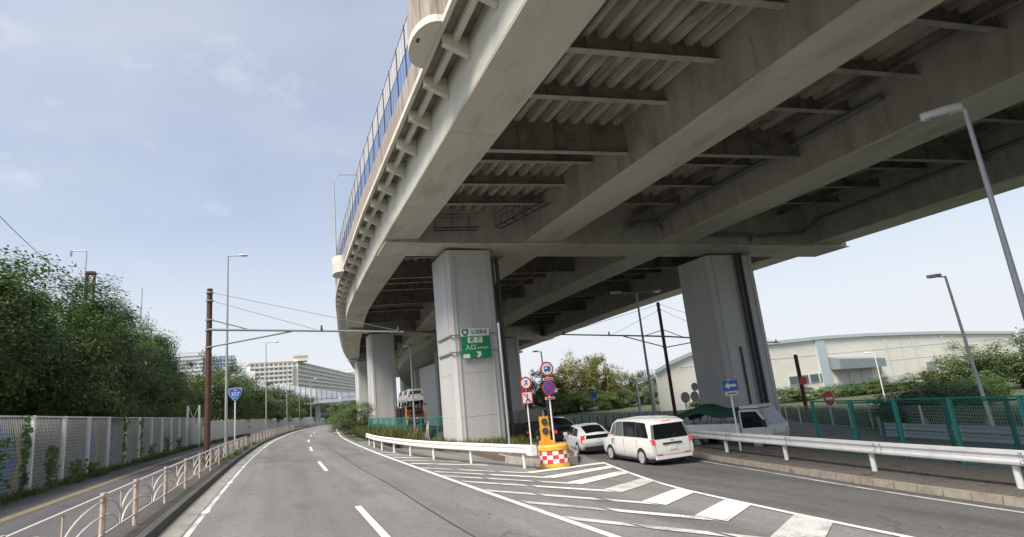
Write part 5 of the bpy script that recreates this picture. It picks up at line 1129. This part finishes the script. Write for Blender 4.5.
hatch = make_car('hatchback', 'white sloping hatchback just ahead of the minivan', 'hatchback', (15.55, 28.3, h(15.6)+.006), head(14), pr_st, 1.76, 'car_pearl', (-1.35, 1.35), .315,
    [(-1.35, -1.1, -.42, -.42, 'car_glass'), (-.36, -.36, .95, .45, 'car_glass')],
    [(4, 6, .0, .6, .62, .58, 'lower_rear_window', 'car_glass', .012)],
    [(-2.24, -2.06, .70, .86, .62, .98, 'taillit', 'tail_lamp'), (-2.16, -2.02, .3, .72, .965, 1.0, 'taillit', 'tail_lamp')],
    roofwin=(-2.0, -.95, .52, .5), plate=(-2.27, .62), extra={'mirror': (.75, .9)}, windscreen=(1.4, .55, .6, .55, 'windscreen'))
MB().box(-2.29, -2.1, -.72, .72, .24, .44).build('rear_diffuser', 'black', hatch, world=False)
dk = make_car('car', 'dark car partly hidden ahead of the white hatchback', 'car', (17.5, 36.1, h(17.6)+.006), head(8), [(a[0], a[1], a[2]+.12, a[3]+.25, a[4]) for a in pr_st], 1.75, 'car_blue', (-1.35, 1.35), .32, [(-1.9, -1.5, -.5, -.5, 'car_glass'), (-.4, -.4, .9, .45, 'car_glass')], [(4, 4, .1, .9, .6, .55, 'rear_window', 'car_glass', .012)], [(-2.3, -2.15, .6, .84, .8, 1.0, 'taillit', 'tail_lamp')], roofwin=(-2.0, -1.0, .55, .5))
# flatbed lorry with canvas load
t = thing('flatbed_truck', 'dark flatbed lorry with brown canvas hump seen past the column', 'truck', (18.2, 43.6, h(18)+.006), head(3), 'queueing vehicles')
MB().box(-3.6, 2.0, -1.05, 1.05, .62, .82).build('bed_floor', 'truck_grey', t, world=False)
for s in (1, -1): MB().box(-3.6, 2.0, s*1.06-.03, s*1.06+.03, .70, 1.36).build('side_board', 'truck_grey', t, world=False)
MB().box(-3.66, -3.605, -1.05, 1.05, .68, 1.34).build('tail_board', 'truck_grey', t, world=False)
mb = MB(); mb.prism([(-1.02, 1.37), (-.95, 2.0), (-.6, 2.25), (.6, 2.25), (.95, 2.0), (1.02, 1.37)], 'x', -2.9, 1.9); mb.build('canvas', 'tarp_brown', t, world=False)
mb = MB(); mb.prism([(2.1, .5), (3.9, .5), (3.95, 1.3), (3.6, 2.25), (2.1, 2.3)], 'y', -1.0, 1.0); mb.build('cab', 'truck_white', t, world=False)
mb = MB(); mb.prism([(3.93, 1.33), (3.99, 1.33), (3.66, 2.15), (3.6, 2.15)], 'y', -.88, .88); mb.build('windscreen', 'windscreen', t, world=False)
wheel_set(t, (-2.4, 2.9), 1.0, .42, .26, 6)
for s in (1, -1): MB().box(-3.70, -3.66, min(s*.6, s*.95), max(s*.6, s*.95), .62, .76).build('tail_lamp', 'taillit', t, world=False)
t = thing('red_machine', 'small red machine part showing above the lorry canvas', 'machine', (18.2, 50, h(18.2)), rad(-20)); mb = MB(); mb.box(-1.0, 1.0, -.6, .6, .6, 2.3).box(-1.3, -.5, -.5, .5, 2.3, 3.2).box(.2, 1.3, -.5, .5, 2.3, 2.9); mb.build('body', 'red_machine', t, world=False); MB().box(-.45, .15, -.45, .45, 2.3, 3.3).build('cab_glass', 'car_glass', t, world=False); wheel_set(t, (-.7, .7), .75, .55, .3, 6)
# small white truck with green tarp, on the service road behind the guardrail
kt = thing('small_truck', 'small white truck with green tarpaulin behind the right guardrail', 'truck', (21.2, 23.4, h(21.6)-.02), rad(-74))
bz = .75
MB().box(-2.7, .95, -.85, .85, .55, bz).build('bed_floor', 'truck_white', kt, world=False)
for s in (1, -1): MB().box(-2.7, .95, s*.86-.025, s*.86+.025, bz-.1, 1.25).build('side_board', 'truck_white', kt, world=False)
MB().box(-2.75, -2.70, -.85, .85, bz-.1, 1.25).build('tail_board', 'truck_white', kt, world=False)
for x in (-2.4, -1.7, -.9, -.1, .6):
    MB().tube([(x, -.84, 1.2), (x+.25, -.8, 1.75)], .02, 6).tube([(x, .84, 1.2), (x+.25, .8, 1.75)], .02, 6).build('hoop', 'dark', kt, world=False)
mb = MB(); nx, ny = 12, 8; r2 = random.Random(4)
for i in range(nx+1):
    for j in range(ny+1):
        x = lerp(-3.1, 1.0, i/nx); y = lerp(-1.0, 1.0, j/ny); ridge = 1.80+.36*math.exp(-((x+1.2)/.8)**2)+.08*math.exp(-((x-.6)/.6)**2); z = ridge+.08-.28*abs(y)**2.2 - (.25*max(0, -2.5-x)) + r2.uniform(-.025, .025)
        if j in (0, ny): z -= .10+r2.uniform(0, .07)
        mb.v.append((x, y, z))
for i in range(nx):
    for j in range(ny): a = i*(ny+1)+j; mb.f.append((a, a+1, a+ny+2, a+ny+1))
mb.build('tarpaulin', 'tarp_green', kt, world=False, smooth=True)
mb = MB(); mb.prism([(1.0, .45), (2.42, .45), (2.52, .75), (2.48, 1.12), (1.98, 1.82), (1.85, 1.88), (1.05, 1.88), (1.0, 1.8)], 'y', -.83, .83); mb.build('cab', 'truck_white', kt, world=False)
mb = MB(); mb.prism([(2.43, 1.17), (2.49, 1.17), (2.03, 1.80), (1.97, 1.80)], 'y', -.74, .74); mb.build('windscreen', 'windscreen', kt, world=False)
for s in (1, -1): mb = MB(); mb.prism([(1.10, 1.02), (2.36, 1.08), (1.90, 1.78), (1.10, 1.78)], 'y', min(s*.832, s*.845), max(s*.832, s*.845)); mb.build('side_window', 'car_glass', kt, world=False)
MB().box(1.0, 1.95, -.7, .7, 1.93, 2.05).build('roof_deflector', 'truck_white', kt, world=False); MB().box(2.2, 2.32, -1.05, -.84, 1.1, 1.4).build('wing_mirror', 'black', kt, world=False); MB().box(2.2, 2.32, .84, 1.05, 1.1, 1.4).build('wing_mirror', 'black', kt, world=False)
for s in (1, -1): MB().box(2.5, 2.54, min(s*.5, s*.75), max(s*.5, s*.75), .78, .95).build('headlamp', 'headlamp', kt, world=False)
wheel_set(kt, (-1.6, 1.75), .82, .30, .2, 6)
# car transporter under the deck
ct = thing('car_transporter', 'two-deck car transporter truck under the expressway', 'truck', (15.0, 70, h(15)+.2), head(4), 'vehicles under the expressway')
for z in (.9, 3.1): MB().box(-4.5, 4.5, -1.2, 1.2, z, z+.15).build('deck', 'truck_grey', ct, world=False)
for x in (-4.4, -1.5, 1.5, 4.4):
    for s in (1, -1): MB().box(x-.09, x+.09, s*1.15-.07, s*1.15+.07, 1.05, 3.1).build('upright', 'yellow' if x < -4 else 'truck_grey', ct, world=False)
MB().box(4.8, 6.6, -1.2, 1.2, .5, 3.0).build('cab', 'car_red', ct, world=False); wheel_set(ct, (-3.4, -2.4, 5.6), 1.1, .48, .3, 6)
suv_st = [(a[0], a[1]+.08, a[2]+.08, a[3]-.06, a[4]) for a in van_st]
for (dx, z, pm, lab) in ((-2.3, 3.25, 'car_white', 'white car riding on top of the transporter'), (2.3, 3.25, 'car_pearl', 'second pale car on top of the transporter'), (-2.3, 1.05, 'car_red', 'dark red car on the lower deck of the transporter')):
    make_car('carried_car', lab, 'car', (15.0+dx*math.sin(rad(4)), 70+dx*math.cos(rad(4)), h(15)+.2+z), head(4), suv_st, 1.8, pm, (-1.4, 1.4), .33, [(-1.9, -1.75, -.5, -.5, 'car_glass'), (-.4, -.4, 1.2, .9, 'car_glass')], [(4, 4, .08, .95, .68, .6, 'rear_window', 'car_glass', .012)], [(-2.35, -2.2, .66, .85, .9, 1.1, 'tail', 'tail_lamp')], group='vehicles under the expressway', plate=(-2.37, .6))
cw = thing('concrete_barrier', 'low pale concrete barrier beside the transporter under the deck', 'barrier', (16, 60, h(16))); MB().prism([(-.3, 0), (.3, 0), (.12, .5), (.1, 1.15), (-.1, 1.15), (-.12, .5)], 'y', -11, 11).build('wall', 'pier_shade', cw, world=False); cw.location = (13.6, 56, h(13.6)+.2); cw.rotation_euler = (0, 0, rad(-14))

# ------------------------------------------------------------------ buildings
def block(label, name, u0, u1, v0, v1, z1, m, z0=None, cat='building', group=None):
    t = thing(name, label, cat, ((u0+u1)/2, v0, h(u0) if z0 is None else z0), 0, group); MB().box(u0, u1, v0, v1, (h(u0) if z0 is None else z0)-.5, z1).build('wall', m, t); return t
ap = thing('apartment_block', 'cream apartment block with rows of balconies far behind the road bend', 'building', (10, 420, h(10)))
def wing(u0, v0, u1, v1, zt, floors, nb, roof=True):
    A = Vector((u0, v0)); B = Vector((u1, v1)); d = (B-A).normalized(); nr = Vector((d.y, -d.x)); L = (B-A).length; fh = 3.0; z0_ = zt-floors*fh
    def pt(s, o): q = A+d*s+nr*o; return (q.x, q.y)
    def pbox(s0, s1, o0, o1, za, zb_, name, m, par=ap):
        c = [pt(s0, o0), pt(s1, o0), pt(s1, o1), pt(s0, o1)]; return MB().hexa([(x, y, za) for x, y in c], [(x, y, zb_) for x, y in c]).build(name, m, par)
    pbox(0, L, -14, 0, -1, zt, 'wall', 'bld_cream')
    if roof: pbox(-.5, L+.5, -14.4, .9, zt+.01, zt+.9, 'roof_band', 'bld_roof')
    for f in range(floors):
        z = z0_+f*fh; b = pbox(.2, L-.2, .01, 1.5, z, z+1.15, 'balcony', 'bld_slab')
        mb = MB()
        for k in range(nb):
            s0 = .5+(L-1)*k/nb; s1 = s0+(L-1)/nb*.78; c = [pt(s0, .012), pt(s1, .012), pt(s1, .10), pt(s0, .10)]; mb.hexa([(x, y, z+1.2) for x, y in c], [(x, y, z+2.65) for x, y in c])
        w_ = mb.build('windows', 'bld_win', b); w_['kind'] = 'stuff'
    for k in range(nb+1): s = .3+(L-.6)*k/nb; pbox(s-.18, s+.18, .015, 1.45, z0_, zt-.02, 'fin_wall', 'bld_slab')
APT = [(-16, 420), (11, 424), (13, 425), (88, 665)]
wing(*APT[0], *APT[1], 40.0, 8, 9); wing(*APT[2], *APT[3], 40.0, 8, 34)
MB().box(APT[2][0]-1, APT[2][0]+8, APT[2][1]+2, APT[2][1]+14, 40.95, 43.6).build('stair_tower', 'bld_cream', ap); MB().box(APT[2][0]-1.3, APT[2][0]+8.3, APT[2][1]+1.7, APT[2][1]+14.3, 43.61, 44.8).build('roof_band', 'bld_roof', ap)
wb = block('white apartment block peeking out left of the expressway piers', 'apartment_block', 66, 110, 700, 720, 52, 'bld_white')
for f in range(15): o = MB().box(65.5, 110, 699.2, 699.95, 6+f*3, 7.3+f*3).build('balcony', 'bld_slab', wb)
ft = thing('far_building', 'long pale grey low-rise building above the left trees', 'building', (-80, 600, 0)); MB().box(-97, -62, 600, 640, 0, 71).build('wall', 'bld_grey', ft)
for f in range(14): MB().box(-97.4, -61.8, 599.2, 599.95, 22+f*3.5, 23.8+f*3.5).build('balcony', 'bld_white', ft)
bt = thing('far_building', 'dark blue glass office block behind the brown pole', 'building', (-48, 610, 0)); MB().box(-61, -36, 600.5, 640, 0, 66).build('wall', 'bld_blue', bt)
for f in range(12): MB().box(-61.2, -35.8, 599.8, 600.45, 24+f*3.5, 24.9+f*3.5).build('floor_band', 'bld_grey', bt)
for k in range(9): MB().box(-60.5+k*2.95, -60.1+k*2.95, 599.6, 599.78, 20, 66).build('mullion', 'bld_grey', bt)
tw = thing('far_building', 'slim pale tower with antennas behind the left trees', 'building', (-92, 500, 0)); MB().box(-98, -88, 500, 510, 0, 80).build('wall', 'bld_grey', tw); MB().tube([(-95, 505, 80), (-95, 505, 112)], .5, 6).build('antenna', 'galv', tw); MB().tube([(-90, 505, 80), (-90, 505, 94)], .35, 6).build('antenna', 'galv', tw)
for f in range(15): MB().box(-98.2, -87.8, 499.4, 499.95, 20+f*4, 21.6+f*4).build('floor_band', 'bld_white', tw)
fac = thing('factory_building', 'white factory roofs with small tanks behind the glass-walled overpass', 'building', (-22, 330, 0))
MB().box(-34, -16, 330, 350, 0, 28).build('wall', 'bld_white', fac); MB().box(-16, -6, 332, 350, 0, 24).build('wall', 'bld_white', fac); MB().box(-22, -18, 329, 329.9, 20, 26).build('panel', 'bld_grey', fac); MB().tube([(-24, 335, 28), (-24, 335, 32)], 1.6, 10).build('tank', 'bld_grey', fac); MB().box(-14, -10, 334, 340, 24, 29).build('penthouse', 'bld_cream', fac)
# overpass with translucent noise walls across the far end of the road
ov = thing('glass_walled_overpass', 'far overpass with pale translucent noise walls crossing beyond the trees', 'overpass', (5, 250, 0))
opts = [(-30, 262, 20.5), (-15, 254, 19.0), (-5, 250, 17.5), (5, 248, 15.5), (15, 248, 13.0), (25, 250, 11.0), (40, 254, 9.5)]
for (a, b) in zip(opts[:-1], opts[1:]):
    lo = lambda p: max(9.0, p[2]-7.5) if p[0] < 20 else p[2]-3
    MB().hexa([(a[0], a[1], 7.4), (b[0], b[1], 7.2), (b[0], b[1]+8, 7.2), (a[0], a[1]+8, 7.4)], [(a[0], a[1], 9.0), (b[0], b[1], 8.6), (b[0], b[1]+8, 8.6), (a[0], a[1]+8, 9.0)]).build('deck', 'bld_white', ov)
    n = 5
    for k in range(n):
        p = [lerp(a[i], b[i], k/n) for i in range(3)]; q = [lerp(a[i], b[i], (k+.94)/n) for i in range(3)]
        MB().hexa([(p[0], p[1]-.1, 9.05), (q[0], q[1]-.1, 9.02), (q[0], q[1]+.1, 9.02), (p[0], p[1]+.1, 9.05)], [(p[0], p[1]-.1, p[2]), (q[0], q[1]-.1, q[2]), (q[0], q[1]+.1, q[2]), (p[0], p[1]+.1, p[2])]).build('wall_panel', 'barrier', ov)
        MB().box(p[0]-.12, p[0]+.02, p[1]-.3, p[1]-.12, 8.9, p[2]+.2).build('wall_post', 'galv', ov)
for (x, y) in ((-25, 262), (-4, 254), (16, 252), (36, 257)): MB().box(x-1, x+1, y, y+3, -1, 7.2).build('column', 'pier_shade', ov)
for (x, y, lab) in ((-4, 249, 'left'), (12, 247.5, 'right')): pass

# warehouse on the right
wh = thing('warehouse', 'large cream warehouse with curved roof edge at the right', 'warehouse', (100, 78, h(100)))
prof = [(56.9, 4.0), (60, 5.2), (64, 6.3), (68, 6.95), (76, 7.1), (85, 7.15), (96, 7.4), (109, 7.28), (130, 6.6), (158, 5.2)]
wp = [(56.9, -4), *prof, (158, -4)]; nw = len(wp)
MB().add([(x, 78, z) for x, z in wp] + [(x+34, 118, z) for x, z in wp], [tuple(range(nw)), tuple(range(nw, 2*nw))] + [(i, (i+1) % nw, (i+1) % nw+nw, i+nw) for i in range(nw)]).build('wall', 'wh_wall', wh)
for (a, b) in zip(prof[:-1], prof[1:]): MB().hexa([(a[0], 77.6, a[1]-.25), (b[0], 77.6, b[1]-.25), (b[0], 77.96, b[1]-.25), (a[0], 77.96, a[1]-.25)], [(a[0], 77.6, a[1]+.35), (b[0], 77.6, b[1]+.35), (b[0], 77.96, b[1]+.35), (a[0], 77.96, a[1]+.35)]).build('roof_edge', 'wh_trim', wh)
MB().box(93.8, 96.2, 77.7, 77.99, -4, 7.1).build('pilaster', 'wh_trim', wh)
MB().hexa([(96.6, 75.8, 1.3), (109.2, 75.8, .9), (109.2, 77.99, 1.0), (96.6, 77.99, 1.4)], [(96.6, 75.8, 3.2), (109.2, 75.8, 2.5), (109.2, 77.99, 3.0), (96.6, 77.99, 3.7)]).build('canopy', 'wh_canopy', wh)
for k in range(3): MB().box(97.6+k*3.4, 100.7+k*3.4, 77.85, 77.98, -2.6, .7).build('shutter', 'wh_shutter', wh)
for k in range(4):
    o = MB().box(85.5+k*2.6, 87.8+k*2.6, 77.86, 77.98, -.6, 1.0).build('window', 'wh_trim', wh); MB().box(85.65+k*2.6, 87.65+k*2.6, 77.82, 77.855, -.45, .85).build('pane', 'car_glass_clear', o)
o = MB().box(124, 127.4, 77.86, 77.98, -.4, .95).build('window', 'wh_trim', wh); MB().box(124.2, 127.2, 77.82, 77.855, -.25, .8).build('pane', 'bld_win', o)
for z in (-1.2, 1.9, 4.3): MB().box(97 if z < 2 else 62, 150, 77.965, 77.992, z-.03, z+.03).build('cladding_joint', 'wh_shutter', wh)
for x in (113, 121.5, 131): MB().tube([(x, 77.75, -3.5), (x, 77.75, 6.2)], .09, 6).build('downpipe', 'wh_trim', wh)
for x in (70, 78, 118, 138): MB().box(x-.06, x+.06, 77.95, 77.99, -3.5, 5.6 if x > 100 else 6.4).build('cladding_joint', 'wh_trim', wh)
MB().tube([(110, 77.7, 1.6), (110, 77.7, -.2), (109.4, 77.7, -.6)], .12, 6).build('duct', 'wh_trim', wh)
# pale gabled building behind the island signs
gh = thing('gabled_building', 'white gabled building with blue roof edge behind the island signs', 'building', (30, 96, h(30)))
mb = MB(); mb.prism([(26.5, -3), (26.5, 9.6), (32.0, 7.8), (40, 3.4), (40, -3)], 'y', 96, 116); mb.build('wall', 'bld_white', gh); MB().hexa([(26.3, 95.4, 9.5), (32, 95.4, 7.8), (32, 95.95, 7.8), (26.3, 95.95, 9.5)], [(26.3, 95.4, 10), (32, 95.4, 8.3), (32, 95.95, 8.3), (26.3, 95.95, 10)]).build('roof_edge', 'wh_trim', gh); MB().hexa([(32.01, 95.4, 7.8), (40, 95.4, 3.4), (40, 95.95, 3.4), (32.01, 95.95, 7.8)], [(32.01, 95.4, 8.3), (40, 95.4, 3.9), (40, 95.95, 3.9), (32.01, 95.95, 8.3)]).build('roof_edge', 'bld_blue', gh); MB().box(30, 40, 94, 95.3, -3, 1.6).build('annex', 'bld_white', gh)
